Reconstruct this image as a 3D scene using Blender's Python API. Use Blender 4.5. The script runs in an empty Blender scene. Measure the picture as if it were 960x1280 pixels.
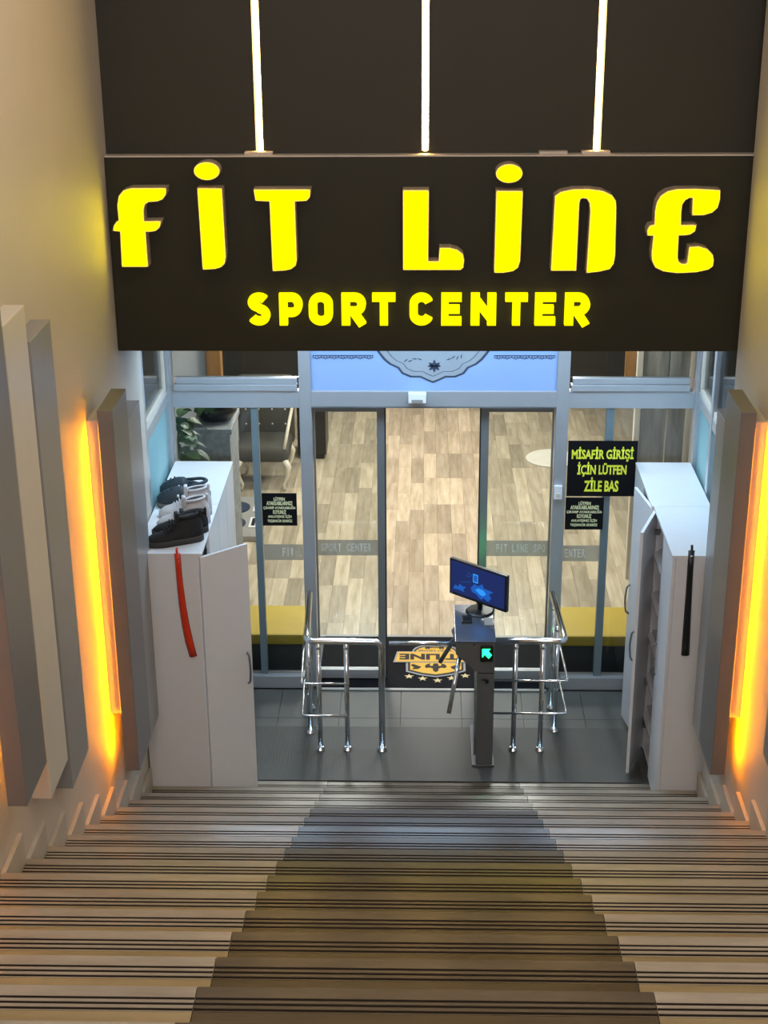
import bpy, bmesh, math, random
from mathutils import Vector, Matrix
random.seed(7)
S = bpy.context.scene
C = S.collection
# ------------------------------------------------------------------ camera
def make_camera():
    p, y, r = 0.38425863, 0.02742561, -0.00680533
    cy, sy, cp, sp = math.cos(y), math.sin(y), math.cos(p), math.sin(p)
    F = Vector((-sy*cp, cy*cp, -sp)); R = Vector((cy, sy, 0)); U = R.cross(F)
    c, s = math.cos(r), math.sin(r)
    R, U = c*R + s*U, c*U - s*R
    cd = bpy.data.cameras.new('camera'); co = bpy.data.objects.new('camera', cd); C.objects.link(co)
    cd.sensor_fit = 'HORIZONTAL'; cd.sensor_width = 36.0; cd.lens = 1903.7*36/960
    cd.clip_start = 0.05; cd.clip_end = 100
    M = Matrix((( R.x, U.x, -F.x, -0.009), (R.y, U.y, -F.y, -7.9354), (R.z, U.z, -F.z, 4.9791), (0, 0, 0, 1)))
    co.matrix_world = M
    S.camera = co
make_camera()
# ------------------------------------------------------------------ world, exposure
w = bpy.data.worlds.new('world'); S.world = w; w.use_nodes = True
w.node_tree.nodes['Background'].inputs[0].default_value = (0.02, 0.02, 0.022, 1)
w.node_tree.nodes['Background'].inputs[1].default_value = 0.5
S.view_settings.view_transform = 'Standard'; S.view_settings.look = 'None'
S.view_settings.gamma = 1.0; S.view_settings.use_curve_mapping = False
S.view_settings.exposure = 0.0
S.cycles.use_denoising = True
S.cycles.max_bounces = 8; S.cycles.diffuse_bounces = 4; S.cycles.glossy_bounces = 4
S.cycles.transparent_max_bounces = 16
S.cycles.caustics_reflective = False; S.cycles.caustics_refractive = False
S.cycles.sample_clamp_indirect = 6.0
# ------------------------------------------------------------------ large lights (the lamps themselves are modelled further down)
WARM = (1.0, 0.92, 0.84); COOL = (0.50, 0.74, 1.0); NEUT = (1.0, 0.95, 0.86)
def area(name, loc, size, energy, col, rot=(0, 0, 0), size_y=None, shape='DISK', spread=180):
    l = bpy.data.lights.new(name, 'AREA'); l.shape = shape if size_y is None else 'RECTANGLE'
    l.size = size
    if size_y is not None: l.size_y = size_y
    l.energy = energy; l.color = col; l.spread = math.radians(spread)
    o = bpy.data.objects.new(name, l); C.objects.link(o); o.location = loc; o.rotation_euler = rot
    return o
LANDING_LAMPS = [(-1.0, 0.62), (0.05, 0.62), (1.1, 0.62)]
HALL_LAMPS = [(-0.75, 2.7), (0.8, 2.7), (-0.75, 4.5), (0.8, 4.5), (-0.75, 6.4), (0.8, 6.4)]
STAIR_LAMPS = [(-0.8, -2.6), (0.8, -2.6), (-0.8, -5.2), (0.8, -5.2)]
for x, y in LANDING_LAMPS: area('landing_lamp_light', (x, y, 2.79), 0.80, 12.5, COOL, size_y=0.50)
for x, y in HALL_LAMPS: area('hall_lamp_light', (x, y, 2.70), 0.55, 30, NEUT, size_y=0.55)
for x, y in STAIR_LAMPS: area('stair_lamp_light', (x, y, 5.93), 0.30, 14, WARM)

area('fill_light', (0, -9.5, 4.85), 2.3, 112, (1.0, 0.93, 0.95), rot=(math.pi/2, 0, 0), size_y=1.9)  # added fill light for the cabinet fronts, no such source known

# ------------------------------------------------------------------ materials
def nodes(name):
    m = bpy.data.materials.new(name); m.use_nodes = True
    nt = m.node_tree; return m, nt, nt.nodes['Principled BSDF']
def srgb(r, g, b):
    f = lambda c: (c/255/12.92) if c/255 <= 0.04045 else ((c/255+0.055)/1.055)**2.4
    return (f(r), f(g), f(b), 1)
def mat(name, col, rough=0.5, metal=0.0, noise=0.06, scale=8, bump=0.0, stretch=(1, 1, 1), rand=0.0, spec=0.5, coat=0.0):
    m, nt, b = nodes(name)
    b.inputs['Roughness'].default_value = rough; b.inputs['Metallic'].default_value = metal
    b.inputs['Specular IOR Level'].default_value = spec
    if coat: b.inputs['Coat Weight'].default_value = coat; b.inputs['Coat Roughness'].default_value = 0.15
    tc = nt.nodes.new('ShaderNodeTexCoord'); mp = nt.nodes.new('ShaderNodeMapping')
    mp.inputs['Scale'].default_value = stretch
    nz = nt.nodes.new('ShaderNodeTexNoise'); nz.inputs['Scale'].default_value = scale; nz.inputs['Detail'].default_value = 5
    nt.links.new(tc.outputs['Object'], mp.inputs[0]); nt.links.new(mp.outputs[0], nz.inputs['Vector'])
    mr = nt.nodes.new('ShaderNodeMapRange'); mr.inputs['To Min'].default_value = 1-noise*2; mr.inputs['To Max'].default_value = 1+noise*2
    nt.links.new(nz.outputs['Fac'], mr.inputs['Value'])
    hsv = nt.nodes.new('ShaderNodeHueSaturation'); hsv.inputs['Color'].default_value = col
    if rand:
        oi = nt.nodes.new('ShaderNodeObjectInfo'); r2 = nt.nodes.new('ShaderNodeMapRange')
        r2.inputs['To Min'].default_value = 1-rand; r2.inputs['To Max'].default_value = 1+rand
        nt.links.new(oi.outputs['Random'], r2.inputs['Value'])
        mu = nt.nodes.new('ShaderNodeMath'); mu.operation = 'MULTIPLY'
        nt.links.new(mr.outputs[0], mu.inputs[0]); nt.links.new(r2.outputs[0], mu.inputs[1]); nt.links.new(mu.outputs[0], hsv.inputs['Value'])
    else:
        nt.links.new(mr.outputs[0], hsv.inputs['Value'])
    nt.links.new(hsv.outputs[0], b.inputs['Base Color'])
    if bump:
        bp = nt.nodes.new('ShaderNodeBump'); bp.inputs['Strength'].default_value = bump; bp.inputs['Distance'].default_value = 0.01
        nt.links.new(nz.outputs['Fac'], bp.inputs['Height']); nt.links.new(bp.outputs[0], b.inputs['Normal'])
    return m
def emis(name, col, strength):
    m, nt, b = nodes(name)
    b.inputs['Base Color'].default_value = (0.02, 0.02, 0.02, 1)
    b.inputs['Specular IOR Level'].default_value = 0.0; b.inputs['Base Color'].default_value = (0.0, 0.0, 0.0, 1) if col[2] == 0 else (0.02, 0.02, 0.02, 1)
    b.inputs['Emission Color'].default_value = col; b.inputs['Emission Strength'].default_value = strength
    return m
def glass(name, tint=(0.93, 0.97, 0.97, 1), refl=0.9):
    m, nt, b = nodes(name); nt.nodes.remove(b)
    out = nt.nodes['Material Output']
    t = nt.nodes.new('ShaderNodeBsdfTransparent'); t.inputs[0].default_value = tint
    g = nt.nodes.new('ShaderNodeBsdfGlossy'); g.inputs['Roughness'].default_value = 0.01
    fr = nt.nodes.new('ShaderNodeFresnel'); fr.inputs['IOR'].default_value = 1.45
    mu = nt.nodes.new('ShaderNodeMath'); mu.operation = 'MULTIPLY'; mu.inputs[1].default_value = refl
    mx = nt.nodes.new('ShaderNodeMixShader')
    nt.links.new(fr.outputs[0], mu.inputs[0]); nt.links.new(mu.outputs[0], mx.inputs[0])
    nt.links.new(t.outputs[0], mx.inputs[1]); nt.links.new(g.outputs[0], mx.inputs[2]); nt.links.new(mx.outputs[0], out.inputs[0])
    return m
def frost(name, col, fac):
    m, nt, b = nodes(name); b.inputs['Base Color'].default_value = col; b.inputs['Roughness'].default_value = 0.7
    out = nt.nodes['Material Output']; t = nt.nodes.new('ShaderNodeBsdfTransparent'); mx = nt.nodes.new('ShaderNodeMixShader')
    mx.inputs[0].default_value = fac
    nt.links.new(t.outputs[0], mx.inputs[1]); nt.links.new(b.outputs[0], mx.inputs[2]); nt.links.new(mx.outputs[0], out.inputs[0])
    return m
def wood(name, c1, c2, stretch, rough=0.4, rand=0.0, scale=3.0, spec=0.5, bump=0.0):
    m, nt, b = nodes(name); b.inputs['Roughness'].default_value = rough; b.inputs['Specular IOR Level'].default_value = spec
    tc = nt.nodes.new('ShaderNodeTexCoord'); mp = nt.nodes.new('ShaderNodeMapping'); mp.inputs['Scale'].default_value = stretch
    oi = nt.nodes.new('ShaderNodeObjectInfo')
    mm = nt.nodes.new('ShaderNodeMath'); mm.operation = 'MULTIPLY'; mm.inputs[1].default_value = 40
    nt.links.new(oi.outputs['Random'], mm.inputs[0])
    nz = nt.nodes.new('ShaderNodeTexNoise'); nz.noise_dimensions = '4D'; nz.inputs['Scale'].default_value = scale; nz.inputs['Detail'].default_value = 6; nz.inputs['Roughness'].default_value = 0.6
    nt.links.new(tc.outputs['Object'], mp.inputs[0]); nt.links.new(mp.outputs[0], nz.inputs['Vector']); nt.links.new(mm.outputs[0], nz.inputs['W'])
    cr = nt.nodes.new('ShaderNodeValToRGB'); cr.color_ramp.elements[0].color = c1; cr.color_ramp.elements[1].color = c2
    cr.color_ramp.elements[0].position = 0.3; cr.color_ramp.elements[1].position = 0.7
    nt.links.new(nz.outputs['Fac'], cr.inputs[0])
    hsv = nt.nodes.new('ShaderNodeHueSaturation'); nt.links.new(cr.outputs[0], hsv.inputs['Color'])
    if rand:
        r2 = nt.nodes.new('ShaderNodeMapRange'); r2.inputs['To Min'].default_value = 1-rand; r2.inputs['To Max'].default_value = 1+rand*0.7
        nt.links.new(oi.outputs['Random'], r2.inputs['Value']); nt.links.new(r2.outputs[0], hsv.inputs['Value'])
    nt.links.new(hsv.outputs[0], b.inputs['Base Color'])
    return m
M = {}
M['paint'] = mat('wall_paint', (0.60, 0.545, 0.47, 1), 0.55, noise=0.03, scale=2.5, bump=0.02)
M['paint_white'] = mat('white_plaster', (0.72, 0.72, 0.73, 1), 0.7, noise=0.02)
M['fascia'] = mat('dark_fascia', (0.029, 0.026, 0.016, 1), 0.55, noise=0.05, scale=3, spec=0.3)
M['signblack'] = mat('sign_black', (0.021, 0.0185, 0.008, 1), 0.55, noise=0.04, scale=4, spec=0.3)  # stray yellow light from the letters is put in as an olive tint
M['signedge'] = mat('sign_edge', (0.55, 0.48, 0.42, 1), 0.5)
M['yellow'] = emis('lit_yellow_acrylic', (1.0, 0.78, 0.0, 1), 5.4)
M['yellow_small'] = emis('lit_yellow_small', (1.0, 0.90, 0.0, 1), 1.4)
M['return'] = mat('letter_return', (0.48, 0.38, 0.29, 1), 0.4)
M['led'] = emis('warm_led', (1.0, 0.62, 0.20, 1), 42.0)
M['amber'] = emis('amber_led', (1.0, 0.29, 0.0, 1), 240.0)
M['tread_light'] = wood('light_tread_tile', (0.265, 0.225, 0.175, 1), (0.42, 0.37, 0.30, 1), (0.8, 5, 5), 0.26, rand=0.08, scale=3)
M['tread_dark'] = wood('dark_tread_tile', (0.068, 0.053, 0.037, 1), (0.118, 0.094, 0.068, 1), (0.8, 5, 5), 0.26, rand=0.08, scale=3)
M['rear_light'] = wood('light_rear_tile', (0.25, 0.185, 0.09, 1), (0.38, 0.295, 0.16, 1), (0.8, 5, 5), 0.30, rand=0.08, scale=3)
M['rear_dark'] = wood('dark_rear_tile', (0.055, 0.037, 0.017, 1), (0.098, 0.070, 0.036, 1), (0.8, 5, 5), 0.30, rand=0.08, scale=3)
M['strip'] = mat('anti_slip_strip', (0.016, 0.011, 0.008, 1), 0.8, spec=0.1)
M['riser'] = mat('riser_tile', (0.30, 0.26, 0.20, 1), 0.5)
M['skirt'] = mat('skirting_tile', (0.50, 0.45, 0.37, 1), 0.45, noise=0.08, scale=6)
M['slab_grey'] = mat('grey_lacquer', (0.30, 0.30, 0.30, 1), 0.35, noise=0.02)
M['slab_dark'] = mat('dark_grey_lacquer', (0.17, 0.165, 0.165, 1), 0.35, noise=0.02)
M['slab_cream'] = mat('cream_lacquer', (0.68, 0.64, 0.56, 1), 0.35, noise=0.02)
M['slab_back'] = mat('backing_board', (0.55, 0.50, 0.46, 1), 0.5, noise=0.02)
M['alu'] = mat('aluminium_frame', (0.44, 0.46, 0.48, 1), 0.35, metal=0.35, noise=0.03)
M['alu_teal'] = mat('teal_grey_frame', (0.20, 0.27, 0.30, 1), 0.35, metal=0.35, noise=0.03)
M['alu_dark'] = mat('door_leaf_frame', (0.26, 0.275, 0.28, 1), 0.35, metal=0.4, noise=0.03)
M['white'] = mat('white_laminate', (0.82, 0.82, 0.84, 1), 0.32, noise=0.015)
M['white_edge'] = mat('white_edge', (0.68, 0.62, 0.55, 1), 0.45)
M['inside_grey'] = mat('cabinet_inside', (0.60, 0.60, 0.62, 1), 0.5)
M['black'] = mat('black_plastic', (0.012, 0.012, 0.013, 1), 0.35)
M['black_rubber'] = mat('black_rubber', (0.02, 0.02, 0.02, 1), 0.7)
M['chrome'] = mat('chrome', (0.86, 0.88, 0.90, 1), 0.16, metal=1.0, noise=0.0)
M['steel'] = mat('painted_steel', (0.17, 0.185, 0.195, 1), 0.38, metal=0.3, noise=0.02)
M['steel_top'] = mat('steel_top', (0.20, 0.23, 0.27, 1), 0.22, metal=0.7, noise=0.03)
M['floor_grey'] = mat('landing_tile', (0.10, 0.102, 0.094, 1), 0.45, noise=0.08, scale=5)
M['doormat'] = mat('door_mat', (0.012, 0.012, 0.014, 1), 0.9, noise=0.1, scale=60, spec=0.1)
M['plank'] = wood('oak_plank', (0.40, 0.32, 0.21, 1), (0.64, 0.545, 0.40, 1), (10, 1.2, 1), 0.27, rand=0.30, scale=2.2)
M['logo_yellow'] = mat('logo_yellow', (0.72, 0.42, 0.05, 1), 0.7)
M['logo_grey'] = mat('logo_grey', (0.30, 0.30, 0.32, 1), 0.7)
M['logo_black'] = mat('logo_black', (0.02, 0.017, 0.015, 1), 0.8)
M['logo_star'] = mat('logo_star', (0.70, 0.56, 0.28, 1), 0.7)
M['text_yellow'] = mat('text_yellow', (0.92, 0.95, 0.06, 1), 0.5)
M['text_pale'] = mat('text_pale', (0.95, 0.95, 0.55, 1), 0.5)
M['plate'] = mat('black_plate', (0.006, 0.006, 0.007, 1), 0.7, spec=0.15)
M['glass'] = glass('clear_glass')
M['glass_side'] = glass('side_glass', (0.72, 0.90, 0.90, 1), 1.0)
M['frost'] = frost('frosted_film', (0.40, 0.40, 0.34, 1), 0.55)
M['frost_text'] = frost('frosted_text', (0.85, 0.84, 0.74, 1), 0.75)
M['film_teal'] = frost('teal_film', (0.36, 0.62, 0.66, 1), 0.72)
M['transom'] = mat('blue_print', (0.30, 0.43, 0.70, 1), 0.35, noise=0.02)
M['transom_pale'] = mat('pale_print', (0.32, 0.36, 0.40, 1), 0.4)
M['transom_dark'] = mat('dark_print', (0.04, 0.06, 0.10, 1), 0.5)
M['bench_yellow'] = mat('yellow_upholstery', (0.62, 0.43, 0.035, 1), 0.5, noise=0.05)
M['bench_black'] = mat('bench_front', (0.018, 0.024, 0.026, 1), 0.4)
M['black_wall'] = mat('black_wall', (0.022, 0.021, 0.018, 1), 0.6)
M['grey_wall'] = mat('grey_wall', (0.22, 0.22, 0.22, 1), 0.7)
M['marble'] = wood('grey_marble', (0.15, 0.145, 0.13, 1), (0.46, 0.43, 0.38, 1), (5, 5, 0.6), 0.3, scale=2.5)
M['cream'] = mat('cream_trim', (0.66, 0.60, 0.50, 1), 0.4)
M['brown_wood'] = wood('brown_post', (0.22, 0.10, 0.03, 1), (0.34, 0.17, 0.05, 1), (6, 6, 0.6), 0.4)
M['red'] = mat('red_plastic', (0.75, 0.045, 0.01, 1), 0.28, noise=0.02)
M['leaf'] = mat('leaf', (0.055, 0.13, 0.04, 1), 0.4, noise=0.15, rand=0.35)
M['leaf_light'] = mat('leaf_light', (0.25, 0.32, 0.05, 1), 0.4, noise=0.15, rand=0.3)
M['stone'] = mat('grey_stone', (0.24, 0.25, 0.255, 1), 0.6, noise=0.45, scale=22, bump=0.3)
M['velvet'] = mat('olive_velvet', (0.055, 0.05, 0.034, 1), 0.75, noise=0.12, scale=10)
M['ivory'] = mat('ivory_paint', (0.70, 0.63, 0.50, 1), 0.4)
M['grey_plastic'] = mat('grey_plastic', (0.30, 0.285, 0.26, 1), 0.5)
M['navy'] = mat('navy_pad', (0.02, 0.03, 0.06, 1), 0.5)
M['shoe_black'] = mat('black_knit', (0.012, 0.012, 0.013, 1), 0.8, noise=0.2, scale=60, bump=0.2)
M['shoe_sole'] = mat('dark_sole', (0.035, 0.033, 0.033, 1), 0.6)
M['shoe_white'] = mat('white_knit', (0.62, 0.61, 0.62, 1), 0.7, noise=0.08, scale=40, bump=0.2)
M['shoe_white_sole'] = mat('white_sole', (0.50, 0.50, 0.52, 1), 0.5)
M['clog'] = mat('clog_foam', (0.030, 0.042, 0.052, 1), 0.6)
M['clog_sole'] = mat('clog_sole', (0.16, 0.16, 0.16, 1), 0.6)
M['curtain'] = mat('cream_curtain', (0.50, 0.44, 0.36, 1), 0.8, noise=0.15, scale=6, stretch=(1, 1, 0.4))
M['green'] = emis('green_led', (0.01, 1.0, 0.18, 1), 7.0)
M['green_rear'] = emis('green_led_rear', (0.01, 1.0, 0.18, 1), 40.0)
M['screen'] = emis('screen_blue', (0.010, 0.022, 0.12, 1), 1.0)
M['screen_cyan'] = emis('screen_cyan', (0.03, 0.32, 0.95, 1), 1.0)
M['screen_mid'] = emis('screen_mid', (0.012, 0.12, 0.55, 1), 0.9)
M['lamp'] = emis('lamp_diffuser', (1.0, 0.95, 0.9, 1), 6.0)
M['lamp_cool'] = emis('lamp_diffuser_cool', (0.62, 0.82, 1.0, 1), 3.0)
M['fill_glow'] = emis('fill_panel_glow', (1.0, 0.93, 0.95, 1), 2.0)  # glow of the added fill panel behind the camera
M['rug'] = mat('cream_rug', (0.72, 0.68, 0.58, 1), 0.8)
def dotted():
    m, nt, b = nodes('dotted_rubber'); b.inputs['Roughness'].default_value = 0.5
    tc = nt.nodes.new('ShaderNodeTexCoord')
    v = nt.nodes.new('ShaderNodeTexVoronoi'); v.inputs['Scale'].default_value = 55; v.inputs['Randomness'].default_value = 0.0
    nt.links.new(tc.outputs['Object'], v.inputs['Vector'])
    cr = nt.nodes.new('ShaderNodeValToRGB'); cr.color_ramp.elements[0].position = 0.22; cr.color_ramp.elements[1].position = 0.34
    cr.color_ramp.elements[0].color = (0.120, 0.122, 0.113, 1); cr.color_ramp.elements[1].color = (0.066, 0.068, 0.063, 1)
    nt.links.new(v.outputs['Distance'], cr.inputs[0]); nt.links.new(cr.outputs[0], b.inputs['Base Color'])
    bp = nt.nodes.new('ShaderNodeBump'); bp.inputs['Strength'].default_value = 0.3; bp.inputs['Distance'].default_value = 0.004; bp.invert = True
    nt.links.new(v.outputs['Distance'], bp.inputs['Height']); nt.links.new(bp.outputs[0], b.inputs['Normal'])
    return m
M['mat_dots'] = dotted()

# ------------------------------------------------------------------ helpers
def tag(o, label=None, cat=None, group=None, kind=None):
    if label: o['label'] = label
    if cat: o['category'] = cat
    if group: o['group'] = group
    if kind: o['kind'] = kind
    return o
def empty(name, loc=(0, 0, 0), label=None, cat=None, group=None, kind=None, rz=0):
    o = bpy.data.objects.new(name, None); C.objects.link(o); o.location = loc; o.rotation_euler = (0, 0, rz)
    o.empty_display_size = 0.1
    return tag(o, label, cat, group, kind)
def link(name, me, m, parent=None):
    o = bpy.data.objects.new(name, me); C.objects.link(o)
    if m is not None and not me.materials: me.materials.append(M[m] if isinstance(m, str) else m)
    if parent: o.parent = parent
    return o
def fin(name, bm, m, parent=None, smooth=False):
    bmesh.ops.recalc_face_normals(bm, faces=bm.faces)
    me = bpy.data.meshes.new(name); bm.to_mesh(me); bm.free()
    if smooth:
        for p in me.polygons: p.use_smooth = True
    return link(name, me, m, parent)
def add_box(bm, x0, x1, y0, y1, z0, z1, bev=0.0):
    r = bmesh.ops.create_cube(bm, size=1.0, matrix=Matrix.Translation(((x0+x1)/2, (y0+y1)/2, (z0+z1)/2)) @ Matrix.Diagonal((abs(x1-x0), abs(y1-y0), abs(z1-z0), 1)))
    if bev:
        es = list({e for v in r['verts'] for e in v.link_edges})
        bmesh.ops.bevel(bm, geom=es, offset=bev, segments=2, profile=0.6, affect='EDGES')
def box(name, b, m, parent=None, bev=0.0):
    bm = bmesh.new(); add_box(bm, *b, bev=bev)
    return fin(name, bm, m, parent)
def add_prism(bm, pts, axis, a0, a1, bev=0.0):
    """polygon pts (u,v) extruded along axis: 'y' -> (u,a,v), 'z' -> (u,v,a), 'x' -> (a,u,v)"""
    mk = {'y': lambda u, v, a: (u, a, v), 'z': lambda u, v, a: (u, v, a), 'x': lambda u, v, a: (a, u, v)}[axis]
    A = [bm.verts.new(mk(u, v, a0)) for u, v in pts]; B = [bm.verts.new(mk(u, v, a1)) for u, v in pts]
    n = len(pts); bm.faces.new(A); bm.faces.new(B[::-1])
    for i in range(n): bm.faces.new((A[i], B[i], B[(i+1) % n], A[(i+1) % n]))
def prism(name, pts, axis, a0, a1, m, parent=None):
    bm = bmesh.new(); add_prism(bm, pts, axis, a0, a1)
    return fin(name, bm, m, parent)
def fillet(pts, r, seg=5):
    out = [Vector(pts[0])]
    for i in range(1, len(pts)-1):
        p, a, b = Vector(pts[i]), Vector(pts[i-1]), Vector(pts[i+1])
        da, db = (a-p), (b-p); rr = min(r, da.length*0.45, db.length*0.45)
        A = p+da.normalized()*rr; B = p+db.normalized()*rr
        for k in range(seg+1):
            t = k/seg; out.append((1-t)**2*A + 2*t*(1-t)*p + t*t*B)
    out.append(Vector(pts[-1])); return out
def add_tube(bm, pts, r, n=10, caps=True):
    pts = [Vector(p) for p in pts]; rings = []
    rr = r if isinstance(r, (list, tuple)) else [r]*len(pts)
    up = None
    for i, p in enumerate(pts):
        d = (pts[min(i+1, len(pts)-1)] - pts[max(i-1, 0)]).normalized()
        if up is None:
            up = Vector((0, 0, 1)) if abs(d.z) < 0.9 else Vector((0, 1, 0))
        s = d.cross(up)
        if s.length < 1e-4: s = d.cross(Vector((1, 0, 0)))
        s.normalize(); up = s.cross(d).normalized()
        rings.append([bm.verts.new(p + (s*math.cos(2*math.pi*k/n) + up*math.sin(2*math.pi*k/n))*rr[i]) for k in range(n)])
    for a, b in zip(rings, rings[1:]):
        for k in range(n): bm.faces.new((a[k], a[(k+1) % n], b[(k+1) % n], b[k]))
    if caps: bm.faces.new(rings[0][::-1]); bm.faces.new(rings[-1])
def tube(name, pts, r, m, parent=None, rad=None, n=10):
    bm = bmesh.new(); add_tube(bm, fillet(pts, rad) if rad else pts, r, n)
    return fin(name, bm, m, parent, smooth=True)
def lathe(name, prof, m, parent=None, loc=(0, 0, 0), n=24, sy=1.0):
    bm = bmesh.new(); rings = []
    for r, z in prof: rings.append([bm.verts.new((loc[0]+r*math.cos(2*math.pi*k/n), loc[1]+sy*r*math.sin(2*math.pi*k/n), loc[2]+z)) for k in range(n)])
    for a, b in zip(rings, rings[1:]):
        for k in range(n): bm.faces.new((a[k], a[(k+1) % n], b[(k+1) % n], b[k]))
    bm.faces.new(rings[0][::-1]); bm.faces.new(rings[-1])
    return fin(name, bm, m, parent, smooth=False)
_tc = {}
def text_mesh(body, bold=0.02, depth=0.0):
    key = (body, bold, depth)
    if key in _tc: return _tc[key].copy()
    cu = bpy.data.curves.new('text', 'FONT'); cu.body = body; cu.size = 1.0; cu.offset = bold; cu.extrude = depth
    cu.resolution_u = 3; cu.align_x = 'LEFT'
    o = bpy.data.objects.new('text', cu); C.objects.link(o)
    dg = bpy.context.evaluated_depsgraph_get(); dg.update()
    me = bpy.data.meshes.new_from_object(o.evaluated_get(dg))
    bpy.data.objects.remove(o); bpy.data.curves.remove(cu)
    me.materials.clear(); _tc[key] = me
    return me.copy()
def text_fit(name, body, u0, u1, v0, v1, fn, m, parent, bold=0.02, depth=0.0):
    """text fitted to the rectangle u0..u1, v0..v1; fn(u, v, d) maps to 3D (d = out of the surface)"""
    me = text_mesh(body, bold, depth)
    xs = [v.co.x for v in me.vertices]; ys = [v.co.y for v in me.vertices]
    ax, bx, ay, by = min(xs), max(xs), min(ys), max(ys)
    for v in me.vertices:
        u = u0+(v.co.x-ax)/(bx-ax)*(u1-u0); q = v0+(v.co.y-ay)/(by-ay)*(v1-v0)
        v.co = fn(u, q, v.co.z)
    me.update()
    return link(name, me, m, parent)

# ================================================================== SETTING
T, R = 0.32, 0.159654
WX = 1.60
NST = 24
def struct(name, b, m, label=None, cat=None):
    o = box(name, b, m); tag(o, label, cat, kind='structure'); return o
struct('wall_left', (-WX-0.2, -WX, -9.6, 0.30, -0.3, 6.0), 'paint', 'painted stairwell wall on the left', 'wall')
struct('wall_right', (WX, WX+0.2, -9.6, -0.35, -0.3, 6.0), 'paint', 'painted stairwell wall on the right', 'wall')
struct('wall_back', (-WX-0.2, WX+0.2, -9.8, -9.6, 2.5, 6.0), 'paint', 'painted wall behind the top of the stairs', 'wall')
struct('ceiling', (-WX-0.2, WX+0.2, -9.8, 0.0, 6.0, 6.15), 'paint_white', 'white ceiling over the stairwell', 'ceiling')
d3 = empty('fill_panel', (0, -9.6, NST*R), 'added glowing fill panel behind the stair head, out of view', 'door', kind='structure')  # made-up glowing panel, unseen, goes with the added fill light
box('frame', (-1.26, 1.26, 0.001, 0.05, 0.0, 2.12), 'alu', d3); box('fill_pane', (-1.2, 1.2, 0.05, 0.054, 0.04, 2.06), 'fill_glow', d3)
# dark fascia wall with four panels between the light strips
fw = empty('wall_front', (0, -0.20, 2.84), 'dark panelled wall above the sign', 'wall', kind='structure')
box('wall_core', (-1.8, 1.9, 0.03, 0.28, 0.0, 3.25), 'fascia', fw)
led_x = [-0.828, -0.003, 0.848]
edges = [-WX] + led_x + [1.64]
for i in range(4):
    box('fascia_panel', (edges[i]+(0.018 if i else 0.0), edges[i+1]-(0.018 if i < 3 else 0), -0.03, 0.03, 0.0, 3.25), 'fascia', fw)
for x, lab in zip(led_x, ('left of the three vertical warm light strips above the sign', 'middle of the three vertical warm light strips above the sign', 'right of the three vertical warm light strips above the sign')):
    t = empty('led_strip', (x, -0.2, 3.80), lab, 'light strip', 'vertical light strips above the sign')
    box('channel', (-0.017, 0.017, 0.005, 0.029, 0.0, 2.2), 'signedge', t)
    box('diffuser', (-0.010, 0.010, -0.02, 0.005, 0.0, 2.2), 'led', t, bev=0.003)
struct('ceiling_landing', (-2.1, 2.75, -0.20, 1.30, 2.84, 2.98), 'paint_white', 'white soffit over the entrance landing', 'ceiling')
# landing floor
fl = empty('floor', (0, 0, 0), 'grey floor of the entrance landing', 'floor', kind='structure')
box('floor_base', (-1.75, 1.85, 0.002, 1.95, -0.25, -0.012), 'floor_grey', fl)
tw = 0.40
for j in range(3):
    for i in range(9):
        x0 = -1.75+i*tw; y0 = 0.002+j*0.39
        if y0 > 1.14: continue
        box('floor_tile', (x0+0.002, min(x0+tw, 1.85)-0.002, y0+0.002, min(y0+0.39, 1.16)-0.002, -0.012, -0.001), 'floor_grey', fl)
mt = box('rubber_mat', (-1.19, 1.33, 0.012, 0.66, -0.001, 0.007), 'mat_dots', bev=0.002)
tag(mt, 'dark grey dotted rubber mat at the foot of the stairs', 'mat')
# staircase
st = empty('stairs', (0, 0, 0), 'wood-look tiled staircase with dark centre and grooved nosings', 'stairs', kind='structure')
DW = 0.581
def tread_bm(x0, x1):
    # profile in (y,z), nosing at y=0, back at -T ; three grooves behind the nosing
    g = [0.031, 0.051, 0.072]; gw = 0.0095; d = 0.004
    prof = [(0.012, -0.024), (0.012, -0.003), (0.009, 0.0)]
    for q in g: prof += [(-q, 0.0), (-q, -d), (-q-gw, -d), (-q-gw, 0.0)]
    prof += [(-0.0855, 0.0), (-0.0855, -0.024)]
    bm = bmesh.new(); add_prism(bm, prof, 'x', x0, x1); return bm
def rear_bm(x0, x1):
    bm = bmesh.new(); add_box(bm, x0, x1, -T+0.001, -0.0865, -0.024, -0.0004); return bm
def meshof(bm, name):
    bmesh.ops.recalc_face_normals(bm, faces=bm.faces)
    me = bpy.data.meshes.new(name); bm.to_mesh(me); bm.free(); return me
tl = meshof(tread_bm(-1.578, -DW-0.001), 'tread_left'); tcn = meshof(tread_bm(-DW+0.001, DW-0.001), 'tread_centre'); trr = meshof(tread_bm(DW+0.001, 1.578), 'tread_right')
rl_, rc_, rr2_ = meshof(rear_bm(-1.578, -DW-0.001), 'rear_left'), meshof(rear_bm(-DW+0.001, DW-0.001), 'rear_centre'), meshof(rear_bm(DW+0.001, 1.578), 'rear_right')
def strip_me(x0, x1):
    bm = bmesh.new()
    for q in (0.032, 0.052, 0.073): add_box(bm, x0, x1, -q-0.0068, -q-0.0002, -0.004, -0.0012)
    return meshof(bm, 'strip')
def strip1(x0, x1):
    bm = bmesh.new(); add_box(bm, x0, x1, -0.0093, -0.0002, -0.004, -0.0014); return meshof(bm, 'strip')
s_l, s_c, s_r = strip1(-1.577, -DW-0.002), strip1(-DW+0.002, DW-0.002), strip1(DW+0.002, 1.577)
body_me = None
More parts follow.
